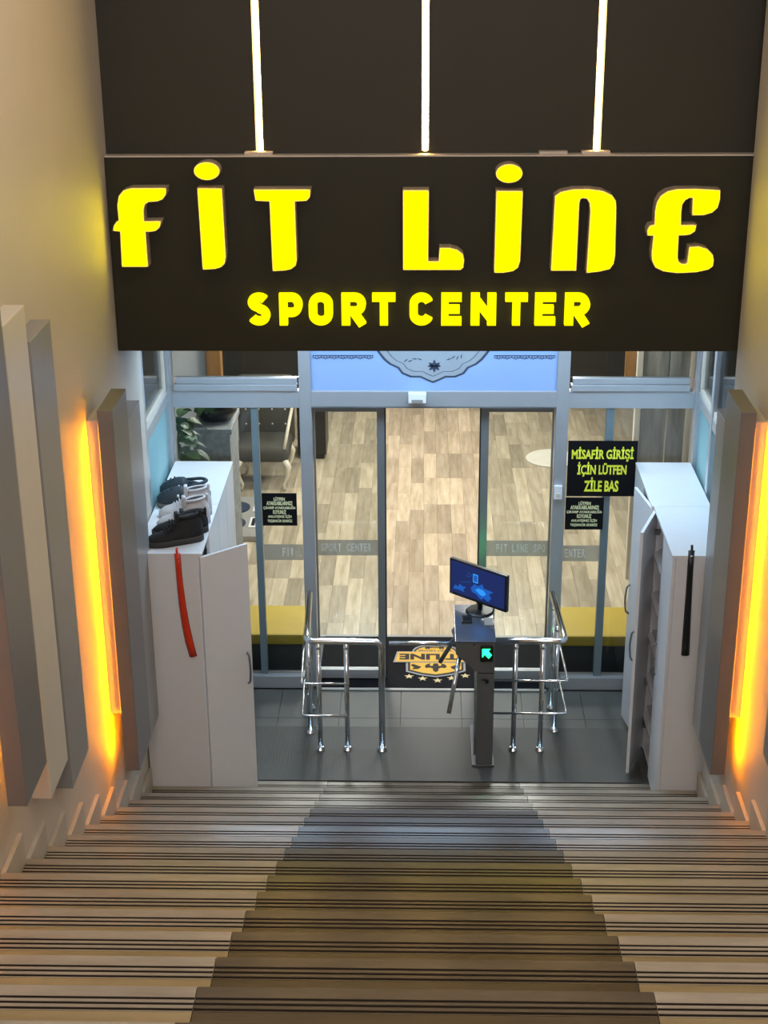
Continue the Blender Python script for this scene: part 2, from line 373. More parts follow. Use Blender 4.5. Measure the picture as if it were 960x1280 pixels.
for k in range(NST):
    y, z = -k*T, k*R
    if k:
        b = box('riser', (-1.578, 1.578, y-0.03, y, z-R+0.0005, z-0.0245), 'riser', st)
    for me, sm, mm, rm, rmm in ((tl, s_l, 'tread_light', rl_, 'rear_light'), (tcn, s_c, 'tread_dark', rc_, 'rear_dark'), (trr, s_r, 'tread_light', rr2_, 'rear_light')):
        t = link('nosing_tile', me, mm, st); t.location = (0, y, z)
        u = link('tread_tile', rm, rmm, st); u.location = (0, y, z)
        for q in (0.031, 0.051, 0.072):
            s = link('anti_slip_strip', sm, 'strip', t); s.location = (0, -q, 0)
    for sx in (-1, 1):
        xa, xb = sx*1.579, sx*1.5995
        kt = box('skirting_tile', (min(xa, xb), max(xa, xb), y-T+0.0015, y-0.0015, z-R*0.0-0.2, z+0.130), 'skirt', st, bev=0.003)
        if k == 0: kt.scale = (1, 1, 1)
struct('floor_upper', (-WX, WX, -9.6, -NST*T, NST*R-0.25, NST*R), 'tread_light', 'upper landing at the head of the stairs', 'floor')

# ================================================================== SIGN
LET = {'F': [(-1.525, 3.259), (-1.521, 3.437), (-1.556, 3.441), (-1.551, 3.461), (-1.536, 3.48), (-1.524, 3.482), (-1.526, 3.564), (-1.516, 3.607), (-1.493, 3.633), (-1.458, 3.644), (-1.287, 3.644), (-1.29, 3.619), (-1.305, 3.598), (-1.329, 3.588), (-1.375, 3.585), (-1.397, 3.572), (-1.406, 3.544), (-1.408, 3.479), (-1.323, 3.481), (-1.332, 3.455), (-1.349, 3.441), (-1.371, 3.437), (-1.404, 3.437), (-1.402, 3.259)],
'I1': [(-1.123, 3.643), (-1.011, 3.642), (-1.007, 3.307), (-1.014, 3.272), (-1.032, 3.256), (-1.061, 3.248), (-1.117, 3.245)],
'T': [(-0.844, 3.636), (-0.573, 3.636), (-0.577, 3.603), (-0.591, 3.589), (-0.652, 3.586), (-0.65, 3.288), (-0.656, 3.263), (-0.678, 3.246), (-0.706, 3.24), (-0.764, 3.237), (-0.768, 3.586), (-0.838, 3.59)],
'L': [(-0.107, 3.631), (0.011, 3.631), (0.009, 3.277), (0.071, 3.277), (0.075, 3.345), (0.122, 3.345), (0.158, 3.335), (0.183, 3.315), (0.189, 3.289), (0.186, 3.252), (0.174, 3.242), (-0.107, 3.242)],
'I2': [(0.352, 3.627), (0.473, 3.626), (0.469, 3.284), (0.46, 3.252), (0.438, 3.236), (0.394, 3.228), (0.35, 3.228)],
'N': [(0.641, 3.604), (0.666, 3.622), (0.725, 3.634), (0.803, 3.635), (0.869, 3.626), (0.913, 3.605), (0.931, 3.58), (0.935, 3.547), (0.941, 3.308), (0.936, 3.271), (0.92, 3.246), (0.874, 3.234), (0.812, 3.227), (0.818, 3.534), (0.812, 3.574), (0.796, 3.597), (0.772, 3.601), (0.756, 3.593), (0.752, 3.567), (0.751, 3.238), (0.634, 3.238)],
'E': [(1.439, 3.629), (1.44, 3.586), (1.432, 3.549), (1.41, 3.528), (1.372, 3.516), (1.319, 3.515), (1.317, 3.599), (1.298, 3.602), (1.273, 3.589), (1.258, 3.566), (1.255, 3.534), (1.258, 3.457), (1.334, 3.458), (1.329, 3.433), (1.31, 3.42), (1.287, 3.416), (1.25, 3.415), (1.252, 3.301), (1.259, 3.276), (1.276, 3.264), (1.3, 3.262), (1.312, 3.274), (1.315, 3.348), (1.357, 3.351), (1.398, 3.339), (1.426, 3.311), (1.432, 3.288), (1.431, 3.258), (1.411, 3.243), (1.352, 3.23), (1.26, 3.226), (1.193, 3.234), (1.152, 3.254), (1.136, 3.284), (1.131, 3.322), (1.136, 3.414), (1.105, 3.414), (1.103, 3.436), (1.112, 3.455), (1.137, 3.46), (1.136, 3.534), (1.142, 3.573), (1.157, 3.602), (1.188, 3.624), (1.233, 3.634), (1.324, 3.635)]}
ell = lambda cx, cz, rx, rz: [(cx+rx*math.cos(t*math.pi/14), cz+rz*math.sin(t*math.pi/14)) for t in range(28)]
LET['D1'] = ell(-1.077, 3.731, 0.059, 0.039); LET['D2'] = ell(0.4085, 3.716, 0.0605, 0.041)
sg = empty('shop_sign', (0, -0.27, 2.79), 'wide black sign with glowing yellow lettering above the glass entrance', 'sign')
def at_sign(o): o.location = (0, 0.27, -2.79); return o
at_sign(box('board', (-1.597, 1.638, -0.30, -0.236, 2.79, 3.785), 'signblack', sg, bev=0.004))
at_sign(box('top_edge', (-1.597, 1.638, -0.299, -0.236, 3.785, 3.792), 'signedge', sg))
for x0 in (-0.90, 0.56, 0.77): at_sign(box('bracket', (x0, x0+0.14, -0.285, -0.236, 3.792, 3.806), 'signedge', sg, bev=0.002))
def offset_poly(pts, d):
    n = len(pts); A = sum(pts[i][0]*pts[(i+1) % n][1]-pts[(i+1) % n][0]*pts[i][1] for i in range(n)); sgn = 1 if A > 0 else -1
    out = []
    for i in range(n):
        p0, p1, p2 = Vector(pts[i-1]), Vector(pts[i]), Vector(pts[(i+1) % n])
        n1 = Vector(((p1-p0).y, -(p1-p0).x)).normalized()*sgn; n2 = Vector(((p2-p1).y, -(p2-p1).x)).normalized()*sgn
        b = (n1+n2); b = b.normalized() if b.length > 1e-6 else n1
        q = p1 + b*d/max(0.5, b.dot(n1)); out.append((q.x, q.y))
    return out
for key in ('F', 'I1', 'T', 'L', 'I2', 'N', 'E'):
    body = at_sign(prism('letter', offset_poly(LET[key], 0.006), 'y', -0.3005, -0.386, 'return', sg))
    prism('letter_face', LET[key], 'y', -0.3861, -0.392, 'yellow', body)
    if key in ('I1', 'I2'):
        dk = 'D1' if key == 'I1' else 'D2'
        d = prism('letter_dot', offset_poly(LET[dk], 0.006), 'y', -0.3005, -0.386, 'return', body)
        prism('dot_face', LET[dk], 'y', -0.3861, -0.392, 'yellow', body)
def arc(cx, cy, rx, ry, a0, a1, n=12): return [(cx+rx*math.cos(math.radians(a0+(a1-a0)*k/n)), cy+ry*math.sin(math.radians(a0+(a1-a0)*k/n))) for k in range(n+1)]
H_, W_, q_ = 0.165, 0.118, 0.0205   # letter height, width, half stroke
a_, b_, t_, u_ = q_, W_-q_, H_-q_, q_
GLYPH = {
 'O': [arc(W_/2, t_-0.036, b_-W_/2, 0.036, 0, 180) + arc(W_/2, u_+0.036, b_-W_/2, 0.036, 180, 360) + [(b_, t_-0.036)]],
 'C': [arc(W_/2, t_-0.036, b_-W_/2, 0.036, 20, 180) + arc(W_/2, u_+0.036, b_-W_/2, 0.036, 180, 340)],
 'S': [arc(W_/2, 0.1225, 0.036, t_-0.1225, 25, 180, 10) + arc(W_/2, 0.1225, 0.036, 0.030, 190, 262, 5) + arc(W_/2, 0.0475, 0.038, 0.036, 80, 0, 6) + arc(W_/2, 0.0475, 0.038, 0.0475-u_, -8, -158, 10)],
 'P': [[(a_, 0), (a_, H_)], [(a_, t_)] + arc(b_-0.033, (t_+0.065)/2, 0.033, (t_-0.065)/2, 90, -90) + [(a_, 0.065)]],
 'R': [[(a_, 0), (a_, H_)], [(a_, t_)] + arc(b_-0.033, (t_+0.072)/2, 0.033, (t_-0.072)/2, 90, -90) + [(a_, 0.072)], [(W_*0.45, 0.075), (b_+0.004, 0.0)]],
 'T': [[(0, t_), (W_, t_)], [(W_/2, 0), (W_/2, t_)]],
 'E': [[(a_, 0), (a_, H_)], [(0, t_), (W_*0.97, t_)], [(0, H_/2), (W_*0.88, H_/2)], [(0, u_), (W_*0.97, u_)]],
 'N': [[(a_, 0), (a_, H_)], [(b_, 0), (b_, H_)], [(a_-0.004, H_-0.022), (b_+0.004, 0.022)]],
}
def add_stroke(bm, pts, hw, y0, y1):
    L, Rr = [], []
    for i, p in enumerate(pts):
        p0, p1, p2 = Vector(pts[max(i-1, 0)]), Vector(p), Vector(pts[min(i+1, len(pts)-1)])
        d = (p2-p0).normalized(); n = Vector((-d.y, d.x))
        L.append(p1+n*hw); Rr.append(p1-n*hw)
    V = [[bm.verts.new((a.x, y, a.y)) for a in row] for row in (L, Rr) for y in (y0, y1)]
    for i in range(len(pts)-1):
        for a, b in ((0, 1), (1, 3), (3, 2), (2, 0)): bm.faces.new((V[a][i], V[a][i+1], V[b][i+1], V[b][i]))
    for i in (0, -1): bm.faces.new((V[0][i], V[1][i], V[3][i], V[2][i]))
for c, x0, x1 in [('S', -0.91, -0.795), ('P', -0.747, -0.628), ('O', -0.596, -0.473), ('R', -0.428, -0.303), ('T', -0.271, -0.152), ('C', -0.08, 0.042), ('E', 0.082, 0.189), ('N', 0.233, 0.362), ('T', 0.408, 0.522), ('E', 0.56, 0.668), ('R', 0.712, 0.839)]:
    bm = bmesh.new()
    for k, stp in enumerate(GLYPH[c]): add_stroke(bm, stp, q_*(0.95 if (c == 'N' and k == 2) else 1.0), -0.3005, -0.338-0.0004*k)
    o = fin('small_letter', bm, 'yellow_small', sg)
    o.location = (x0, 0.27, 2.937-2.79); o.scale = ((x1-x0)/W_, 1, 1)

# ================================================================== WALL SLABS with hidden amber light
def slab_group(sx, y0, y1, z0, z1, zb0, zb1, yb, lab, grp):
    t = empty('wall_slab', (sx*1.6, y0, z0), lab, 'wall panel', grp)
    def lb(name, xa, xb, ya, yb_, za, zb_, m, bev=0.003):
        xs = sorted((sx*(xa)-sx*1.6, sx*(xb)-sx*1.6))
        return box(name, (xs[0], xs[1], ya-y0, yb_-y0, za-z0, zb_-z0), m, t, bev=bev)
    lb('front_board', 1.523, 1.450, y0, y1, z0, z1, 'slab_dark', 0.004)
    lb('backing_board', 1.5995, 1.5235, yb, y1-0.02, zb0, zb1, 'slab_back')
    lb('light_strip', 1.5285, 1.5236, y0+0.090, y0+0.098, z0+0.04, zb1-0.02, 'amber', 0.0)
    lb('light_shield', 1.5455, 1.5236, y0+0.0985, y0+0.1025, zb0, zb1-0.01, 'slab_back', 0.0)  # unseen shield added to keep the amber light off the backing board
    return t
def slab_flat(sx, y0, y1, z0, z1, m, lab, grp):
    xs = sorted((sx*1.5995, sx*1.520))
    o = box('wall_slab', (xs[0], xs[1], y0, y1, z0, z1), m, bev=0.003); tag(o, lab, 'wall panel', grp); return o
GL, GR = 'slabs on the left wall', 'slabs on the right wall'
slab_group(-1, -1.25, -0.90, 0.845, 2.775, 1.115, 2.69, -1.140, 'dark grey slab on the left wall standing off an amber glow, beside the shoe cabinet', GL)
slab_flat(-1, -0.895, -0.23, 0.63, 2.50, 'slab_grey', 'lower grey slab on the left wall beyond the amber glow, next to the shoe cabinet', GL)
slab_flat(-1, -2.30, -1.965, 1.40, 3.40, 'slab_grey', 'grey slab on the left wall, third and shortest of the near group', GL)
slab_flat(-1, -2.645, -2.335, 1.57, 3.555, 'slab_cream', 'cream slab on the left wall between a dark and a grey slab', GL)
slab_group(-1, -3.21, -2.90, 1.90, 3.80, 2.1, 3.7, -3.100, 'dark slab at the left edge of the picture with amber glow below', GL)
slab_group(1, -1.25, -0.90, 0.845, 2.775, 1.115, 2.69, -1.140, 'dark grey slab on the right wall standing off an amber glow, beside the shoe cabinet', GR)
slab_flat(1, -0.895, -0.355, 0.63, 2.50, 'slab_grey', 'lower grey slab on the right wall next to the right shoe cabinet', GR)
slab_flat(1, -2.30, -1.965, 1.40, 3.40, 'slab_grey', 'grey slab at the right edge of the picture above the steps', GR)

# ================================================================== GLASS FRONT
YG = 1.20
gf = empty('window_1', (0, YG, 0), 'aluminium framed glass shopfront around the sliding door', 'shopfront', kind='structure')
def gb(name, x0, x1, z0, z1, m='alu', y0=0.0, y1=0.07, p=gf, bev=0.003): return box(name, (x0, x1, y0, y1, z0, z1), m, p, bev)
for x0, x1 in ((-1.66, -1.588), (-0.79, -0.714), (0.828, 0.906), (1.688, 1.740)): gb('post', x0, x1, 0.0, 2.75)
for x0, x1 in ((-1.10, -1.055), (1.145, 1.195)): gb('mullion', x0, x1, 0.09, 1.99, 'alu_teal', y0=0.01, y1=0.06)
for x0, x1 in ((-1.588, -0.79), (-0.714, 0.828), (0.906, 1.688)): gb('header', x0, x1, 1.99, 2.10)
for x0, x1 in ((-1.588, -0.79), (0.906, 1.688)): gb('sill', x0, x1, 0.0, 0.09, y0=-0.02)
for x0, x1 in ((-1.575, -0.80), (0.915, 1.655)):
    gb('hopper_frame', x0, x1, 2.104, 2.145, y0=-0.012, y1=0.05); gb('hopper_rail', x0+0.01, x1, 2.147, 2.185, y0=0.0, y1=0.05)
for x0, x1 in ((-1.588, -1.10), (-1.055, -0.79), (0.906, 1.145), (1.195, 1.688)): gb('pane', x0, x1, 0.09, 1.99, 'glass', 0.03, 0.038, bev=0)
for x0, x1 in ((-1.588, -0.79), (0.906, 1.688)): gb('pane', x0, x1, 2.185, 2.75, 'glass', 0.03, 0.038, bev=0)
# printed transom
tr = gb('printed_transom', -0.714, 0.828, 2.10, 2.75, 'transom', 0.02, 0.03, bev=0)
cart = [(0, 2.150), (0.036, 2.165), (0.080, 2.187), (0.142, 2.187), (0.195, 2.210), (0.221, 2.247), (0.274, 2.271), (0.309, 2.302), (0.347, 2.351), (0.36, 2.42), (0.347, 2.49), (0.309, 2.54), (0.274, 2.571), (0.221, 2.595), (0.142, 2.655), (0, 2.69)]
full = [(0.052+u, v) for u, v in cart] + [(0.052-u, v) for u, v in cart[-2:0:-1]]
def scale_poly(p, s, c=(0.052, 2.42)): return [(c[0]+(u-c[0])*s, c[1]+(v-c[1])*s) for u, v in p]
prism('medallion_border', full, 'y', 0.0196, 0.0170, 'transom_dark', tr)
prism('medallion', scale_poly(full, 0.955), 'y', 0.0168, 0.0150, 'transom_pale', tr)
prism('medallion_line', scale_poly(full, 0.84), 'y', 0.0148, 0.0140, 'transom_dark', tr)
prism('medallion_centre', scale_poly(full, 0.825), 'y', 0.0138, 0.0125, 'transom_pale', tr)
bm = bmesh.new()
def petal(cx, cz, ang, l, w):
    pts = [(0, 0), (l*0.35, w), (l*0.75, w*0.7), (l, 0), (l*0.75, -w*0.7), (l*0.35, -w)]
    ca, sa = math.cos(ang), math.sin(ang)
    add_prism(bm, [(cx+u*ca-v*sa, cz+u*sa+v*ca) for u, v in pts], 'y', 0.0124, 0.0110)
for a in (-90, -140, -40, 90, 150, 30, 180, 0): petal(0.06, 2.262, math.radians(a), 0.042, 0.010)
for sx in (-1, 1):
    for q in range(4): petal(0.06+sx*(0.075+0.03*q), 2.30+0.008*(q % 2), math.radians(90-sx*70+20*q), 0.034, 0.0035)
fin('medallion_motif', bm, 'transom_dark', tr)
for sx, xa, n in ((-1, -0.70, 7), (1, 0.43, 7)):
    bm = bmesh.new()
    for i in range(n):
        cx = xa+0.028+i*0.054
        for dx in (-0.016, 0.0, 0.016):
            add_tube(bm, [(cx+dx+0.010*math.cos(a), 0.017, 2.326+(-0.004 if dx else -0.010)+0.010*math.sin(a)) for a in [math.pi+math.pi*k/6 for k in range(7)]], 0.0022, 5)
        add_box(bm, cx-0.027, cx+0.027, 0.0155, 0.0185, 2.326, 2.330)
    fin('scallop_border', bm, 'transom_dark', tr)
# sliding door leaves
for nm, x0, x1, lab in (('door_1', -0.714, -0.255, 'left leaf of the glass sliding door'), ('door_2', 0.362, 0.828, 'right leaf of the glass sliding door')):
    d = empty(nm, (x0, YG+0.09, 0.0), lab, 'door', kind='structure')
    W = x1-x0
    hs = 0.012, 0.05
    inner0 = (0.0, hs[0]) if nm == 'door_1' else (0.0, hs[1])
    inner1 = (W-hs[1], W) if nm == 'door_1' else (W-hs[0], W)
    for a, b in (inner0, inner1): box('stile', (a, b, 0, 0.045, 0.02, 1.988), 'alu_dark', d, bev=0.002)
    for a, b in ((1.935, 1.988), (0.02, 0.085)): box('rail', (inner0[1], inner1[0], 0, 0.045, a, b), 'alu_dark' if a > 1 else 'alu', d, bev=0.002)
    box('pane', (inner0[1], inner1[0], 0.018, 0.026, 0.085, 1.935), 'glass', d)
    ex = W-0.002 if nm == 'door_1' else -0.008
    box('rubber_seal', (ex, ex+0.010, 0.005, 0.04, 0.02, 1.98), 'black_rubber', d)
struct('trim_2', (-0.714, 0.828, YG, YG+0.17, 1.99, 2.0), 'alu_dark', 'dark track under the door header', 'trim')
# frosted lettering bands on the panes
for nm, xa, xb, yy, lab, us in (('left', -1.05, -0.27, YG-0.004, 'frosted band with lettering on the left glass', (-0.93, -0.34)), ('right', 0.415, 1.14, YG-0.004, 'frosted band with lettering on the right glass', (0.475, 1.06))):
    segs = ((-1.05, -0.793, YG+0.027), (-0.70, -0.306, YG+0.106)) if nm == 'left' else ((0.413, 0.815, YG+0.106), (0.909, 1.142, YG+0.027))
    t = empty('glass_band', (0, YG, 0.93), lab, 'decal', 'frosted bands on the glass')
    for a, b, yy in segs: box('film', (a, b, yy-YG-0.001, yy-YG, 0.0, 0.112), 'frost', t)
    body = 'FIT LINE SPORT CENTER'; words = [('FIT', 0.0, 0.135), ('LINE', 0.18, 0.37), ('SPORT', 0.42, 0.66), ('CENTER', 0.71, 1.0)]
    u0, u1 = us
    for wd, f0, f1 in words:
        a, b = u0+(u1-u0)*f0, u0+(u1-u0)*f1
        n = len(wd); cw = (b-a)/n
        for i, ch in enumerate(wd):
            ca, cb = a+i*cw, a+(i+0.80)*cw
            if ch == 'I': ca, cb = ca+cw*0.25, cb-cw*0.25
            hit = [s for s in segs if s[0] <= ca and cb <= s[1]]
            if not hit: continue
            text_fit('band_letter', ch, ca, cb, 0.028, 0.088, lambda u, v, d, yy=hit[0][2]: (u, yy-YG-0.002-d, v), 'frost_text', t, bold=0.035)
# side glass walls of the entrance
for sx, xg, ya, nm, lab in ((-1, -1.63, 0.30, 'window_2', 'glass side screen left of the entrance'), (1, 1.72, -0.35, 'window_3', 'glass side screen right of the entrance')):
    s = empty(nm, (xg, 0, 0), lab, 'window', kind='structure')
    def sb(name, ya_, yb_, z0, z1, m='alu', hx=0.03, bev=0.003): return box(name, (-hx, hx, ya_, yb_, z0, z1), m, s, bev)
    sb('post', ya, ya+0.05, 0, 2.75)
    if sx > 0: sb('post', 0.62, 0.68, 0, 2.75)
    sb('post', YG-0.06, YG-0.001, 0, 2.75)
    sb('rail', ya+0.05, YG-0.06, 2.05, 2.12, hx=0.026); sb('rail', ya+0.05, YG-0.06, 0, 0.09, hx=0.026); sb('rail', ya+0.05, YG-0.06, 2.68, 2.75, hx=0.026)
    sb('pane', ya+0.05, YG-0.06, 0.09, 2.05, 'film_teal', 0.004, 0); sb('pane', ya+0.05, YG-0.06, 2.12, 2.68, 'glass', 0.004, 0)
    sb('window_bead', ya+0.09, YG-0.10, 2.12, 2.16, 'cream', 0.02); sb('window_bead', YG-0.14, YG-0.10, 2.16, 2.68, 'cream', 0.02)
struct('glass_backdrop_left', (-2.0, -1.92, 0.30, 1.28, 0, 2.84), 'paint_white', 'white backdrop added behind the left glass screen to brighten it', 'wall')  # added light backing so the teal pane in front looks bright
# sensor, intercom
t = empty('door_sensor', (-0.046, YG, 2.035), 'white motion sensor box on the door header', 'sensor')
box('housing', (-0.056, 0.056, -0.05, -0.001, 0.0, 0.066), 'white', t, bev=0.006); box('lens', (-0.035, 0.035, -0.053, -0.05, 0.008, 0.026), 'grey_plastic', t)
t = empty('doorbell', (0.857, YG, 1.385), 'white doorbell box on the right door post', 'doorbell')
box('housing', (-0.026, 0.026, -0.03, -0.001, 0.0, 0.092), 'white', t, bev=0.004); box('button', (-0.012, 0.012, -0.034, -0.03, 0.02, 0.044), 'slab_cream', t, bev=0.001)
# notices
def notice(x0, x1, z0, z1, lines, lab, m='text_pale', bold=0.03, tall=0.90, y=YG-0.006):
    t = empty('notice', ((x0+x1)/2, y, z0), lab, 'notice', None)
    W, H = x1-x0, z1-z0
    box('plate', (-W/2, W/2, -0.004, 0.0, 0, H), 'plate', t)
    n = len(lines); top = H*0.90; lh = (H*0.82)/n
    for i, (ln, wf) in enumerate(lines):
        za = top-(i+1)*lh+lh*(1-tall)*0.6
        text_fit('text_line', ln, -W*wf/2, W*wf/2, za, za+lh*tall*(1.0), lambda u, v, d: (u, -0.0046-d, v), m, t, bold=bold)
    return t
big = notice(0.912, 1.352, 1.40, 1.776, [('MİSAFİR GİRİŞİ', 0.89), ('İÇİN LÜTFEN', 0.71), ('ZİLE BAS', 0.50)], 'large black notice with yellow text MİSAFİR GİRİŞİ beside the right door post', 'text_yellow', 0.036, 0.98, y=YG-0.001)
small = [('LÜTFEN', 0.32), ('AYAKKABILARINIZI', 0.74), ('ÇIKARIP AYAKKABILIĞA', 0.93), ('KOYUNUZ', 0.38), ('ANLAYIŞINIZ İÇİN', 0.68), ('TEŞEKKÜR EDERİZ', 0.72)]
notice(0.910, 1.155, 1.168, 1.390, small, 'small black notice under the large yellow-lettered one', y=YG-0.001)
notice(-1.052, -0.826, 1.176, 1.402, small, 'small black notice on the left glass pane', y=YG-0.001+0.028)

# ================================================================== INTERIOR HALL
fi = empty('floor_hall', (0, 1.95, 0), 'wood plank floor of the gym hall', 'floor', kind='structure')
box('subfloor', (-2.9, 2.9, 0.0, 5.9, -0.2, -0.013), 'black_rubber', fi)
pm = {}
pw = 0.118
def plank_me(l):
    l = round(l, 3)
    if l not in pm:
        bm = bmesh.new(); add_box(bm, 0.0007, pw-0.0007, 0.0007, l-0.0007, -0.012, 0.0); pm[l] = meshof(bm, 'plank')
    return pm[l]
rnd = random.Random(3)
rest = bmesh.new()
for i in range(-24, 24):
    x = i*pw; y = 0.036; first = True
    while y < 5.79:
        l = rnd.choice((0.2, 0.33, 0.46, 0.59)) if first else 0.66
        l = min(l, 5.80-y)
        if l < 0.02: break
        first = False
        if -15 <= i < 15:
            o = link('plank', plank_me(l), 'plank', fi); o.location = (x, y, 0.0)
        else:
            add_box(rest, x+0.0007, x+pw-0.0007, y+0.0007, y+l-0.0007, -0.012, 0.0)
        y += l
tag(fin('side_planks', rest, 'plank', fi), kind='stuff')
# wall / ceiling of hall
struct('wall_hall_back', (-2.9, 2.9, 7.75, 7.9, 0, 2.9), 'black_wall', 'black back wall of the gym hall', 'wall')
struct('wall_hall_left', (-2.9, -2.75, 1.3, 7.75, 0, 2.9), 'grey_wall', 'left wall of the gym hall', 'wall')
struct('wall_hall_right', (2.75, 2.9, -0.5, 7.75, 0, 2.9), 'grey_wall', 'right wall of the gym hall', 'wall')
struct('ceiling_hall', (-2.9, 2.9, 1.30, 7.9, 2.76, 2.9), 'paint_white', 'white ceiling of the gym hall', 'ceiling')
# partition on the left: white wall + brown post
struct('wall_partition', (-2.7, -1.66, 3.2, 3.3, 0, 2.76), 'paint_white', 'white partition wall behind the plants', 'wall')
pt = box('wooden_post', (-1.655, -1.545, 3.15, 3.28, 0, 2.76), 'brown_wood', bev=0.004); tag(pt, 'brown wooden post at the end of the white partition', 'post')
# right: marble clad partition with cream trims
pr = empty('wall_marble', (0, 3.0, 0), 'grey marble panelled partition behind the right glass', 'wall', kind='structure')
for x0, x1 in ((1.625, 1.815), (1.825, 1.99), (2.035, 2.25), (2.26, 2.48), (2.49, 2.72)): box('marble_panel', (x0, x1, 0.0, 0.04, 0.0, 2.75), 'marble', pr, bev=0.003)
for x0, x1 in ((1.58, 1.622), (1.992, 2.033)): box('cream_trim', (x0, x1, -0.02, 0.05, 0.0, 2.75), 'cream', pr, bev=0.003)
box('brown_panel', (1.50, 1.578, 0.06, 0.09, 1.42, 2.75), 'brown_wood', pr)
# door mat well with logo mat
dm = empty('door_mat', (0.085, 1.56, 0.0), 'black entrance mat with yellow shield logo facing inward', 'mat')
def mz(name, pts, z, m): return prism(name, [(u-0.085, v-1.56) for u, v in pts], 'z', z, z+0.0016, m, dm)
box('mat_base', (-0.80+0.0, 0.745, -0.375, 0.385, -0.012, 0.010), 'doormat', dm, bev=0.003)
shield = [(-0.089, 1.66), (-0.075, 1.74), (-0.055, 1.775), (-0.02, 1.80), (0.085, 1.812), (0.19, 1.80), (0.225, 1.775), (0.245, 1.74), (0.259, 1.66), (0.293, 1.56), (0.291, 1.419), (0.193, 1.362), (0.085, 1.329), (-0.02, 1.355), (-0.121, 1.407), (-0.123, 1.56)]
mz('shield_outline', shield, 0.0102, 'logo_grey')
sc = lambda p, s, c=(0.085, 1.565): [(c[0]+(u-c[0])*s, c[1]+(v-c[1])*s) for u, v in p]
mz('shield_line', sc(shield, 0.93), 0.0118, 'logo_black'); mz('shield_fill', sc(shield, 0.86), 0.0134, 'logo_yellow')
mz('banner_outline', [(-0.188, 1.700), (-0.212, 1.535), (0.382, 1.535), (0.358, 1.700)], 0.0150, 'logo_grey')
mz('banner', [(-0.176, 1.690), (-0.197, 1.545), (0.367, 1.545), (0.346, 1.690)], 0.0166, 'logo_yellow')
text_fit('banner_text', 'FIT LINE', -0.170, 0.340, 1.572, 1.662, lambda u, v, d: (0.17-u-0.085, (3.234-v)-1.56, 0.0184+d), 'logo_black', dm, bold=0.05)
text_fit('small_text', 'SPORT CENTER', -0.04, 0.20, 1.708, 1.728, lambda u, v, d: (0.16-u-0.085, (3.436-v)-1.56, 0.0155+d), 'logo_black', dm, bold=0.02)
bm = bmesh.new()
add_box(bm, 0.02-0.085, 0.145-0.085, 1.757-1.56, 1.767-1.56, 0.015, 0.0165)
for x0 in (0.012, 0.030, 0.112, 0.130): add_box(bm, x0-0.085, x0+0.015-0.085, 1.742-1.56, 1.782-1.56, 0.015, 0.0168)
fin('dumbbell', bm, 'logo_black', dm)
bm = bmesh.new()
bull = [(0.085, 1.395), (0.103, 1.415), (0.106, 1.45), (0.125, 1.462), (0.150, 1.455), (0.162, 1.475), (0.150, 1.505), (0.120, 1.522), (0.128, 1.50), (0.118, 1.482), (0.105, 1.485), (0.102, 1.515), (0.085, 1.522)]
bull = bull + [(0.17-u, v) for u, v in bull[-2:0:-1]]
add_prism(bm, [(u-0.085, v-1.56) for u, v in bull], 'z', 0.0152, 0.0168)
for sx in (-1, 1):
    add_prism(bm, [(sx*0.10, -0.09), (sx*0.155, -0.05), (sx*0.175, -0.06), (sx*0.15, -0.10), (sx*0.165, -0.125), (sx*0.12, -0.12)], 'z', 0.0152, 0.0166)
fin('bull_head', bm, 'logo_black', dm)
for x, y in ((-0.099, 1.338), (-0.005, 1.308), (0.097, 1.282), (0.193, 1.316), (0.287, 1.352)):
    pts = []
    for k in range(10):
        r = 0.034 if k % 2 == 0 else 0.014; a = math.radians(90+36*k); pts.append((x+r*math.cos(a), y+r*math.sin(a)*1.05))
    mz('star', pts, 0.0102, 'logo_star')
struct('trim_3', (-0.714, 0.828, 1.148, 1.178, -0.012, 0.008), 'alu_dark', 'dark metal threshold strip before the door mat', 'trim')
box_th = struct('trim_4', (-0.82, 0.93, 1.948, 1.985, -0.012, 0.004), 'alu_dark', 'threshold strip between mat and plank floor', 'trim')
# benches
for x0, x1, lab in ((-1.50, -0.82, 'low bench with yellow top behind the left glass'), (0.86, 1.66, 'low bench with yellow top behind the right glass')):
    t = empty('bench', (x0, 1.36, 0), lab, 'bench', 'yellow topped benches inside the glass')
    box('base', (0.01, x1-x0-0.01, 0.01, 0.46, 0.0, 0.235), 'bench_black', t, bev=0.004); box('cushion', (0, x1-x0, 0, 0.47, 0.235, 0.315), 'bench_yellow', t, bev=0.02)
# round rug
r = lathe('round_rug', [(0.02, 0.0), (0.235, 0.0), (0.245, 0.006), (0.235, 0.014), (0.02, 0.016)], 'rug', None, (0, 0, 0), 32); r.location = (1.215, 5.74, 0.001)
tag(r, 'round cream rug on the plank floor', 'rug')
# foot platform
t = empty('foot_platform', (-1.58, 4.15, 0.0), 'grey floor platform with two navy round pads', 'platform')
box('base', (-0.30, 0.22, -0.45, 0.46, 0.0, 0.05), 'grey_plastic', t, bev=0.01)
for yy in (-0.18, 0.18): lathe('pad', [(0.02, 0.0), (0.13, 0.0), (0.13, 0.012), (0.02, 0.014)], 'navy', t, (-0.06, yy, 0.05), 24)
for yy in (-0.16, 0.20):
    b_ = box('clip', (0.10, 0.17, yy-0.11, yy+0.11, 0.05, 0.06), 'white', t, bev=0.003); box('clip_slot', (0.12, 0.15, yy-0.08, yy+0.08, 0.06, 0.063), 'black', b_)
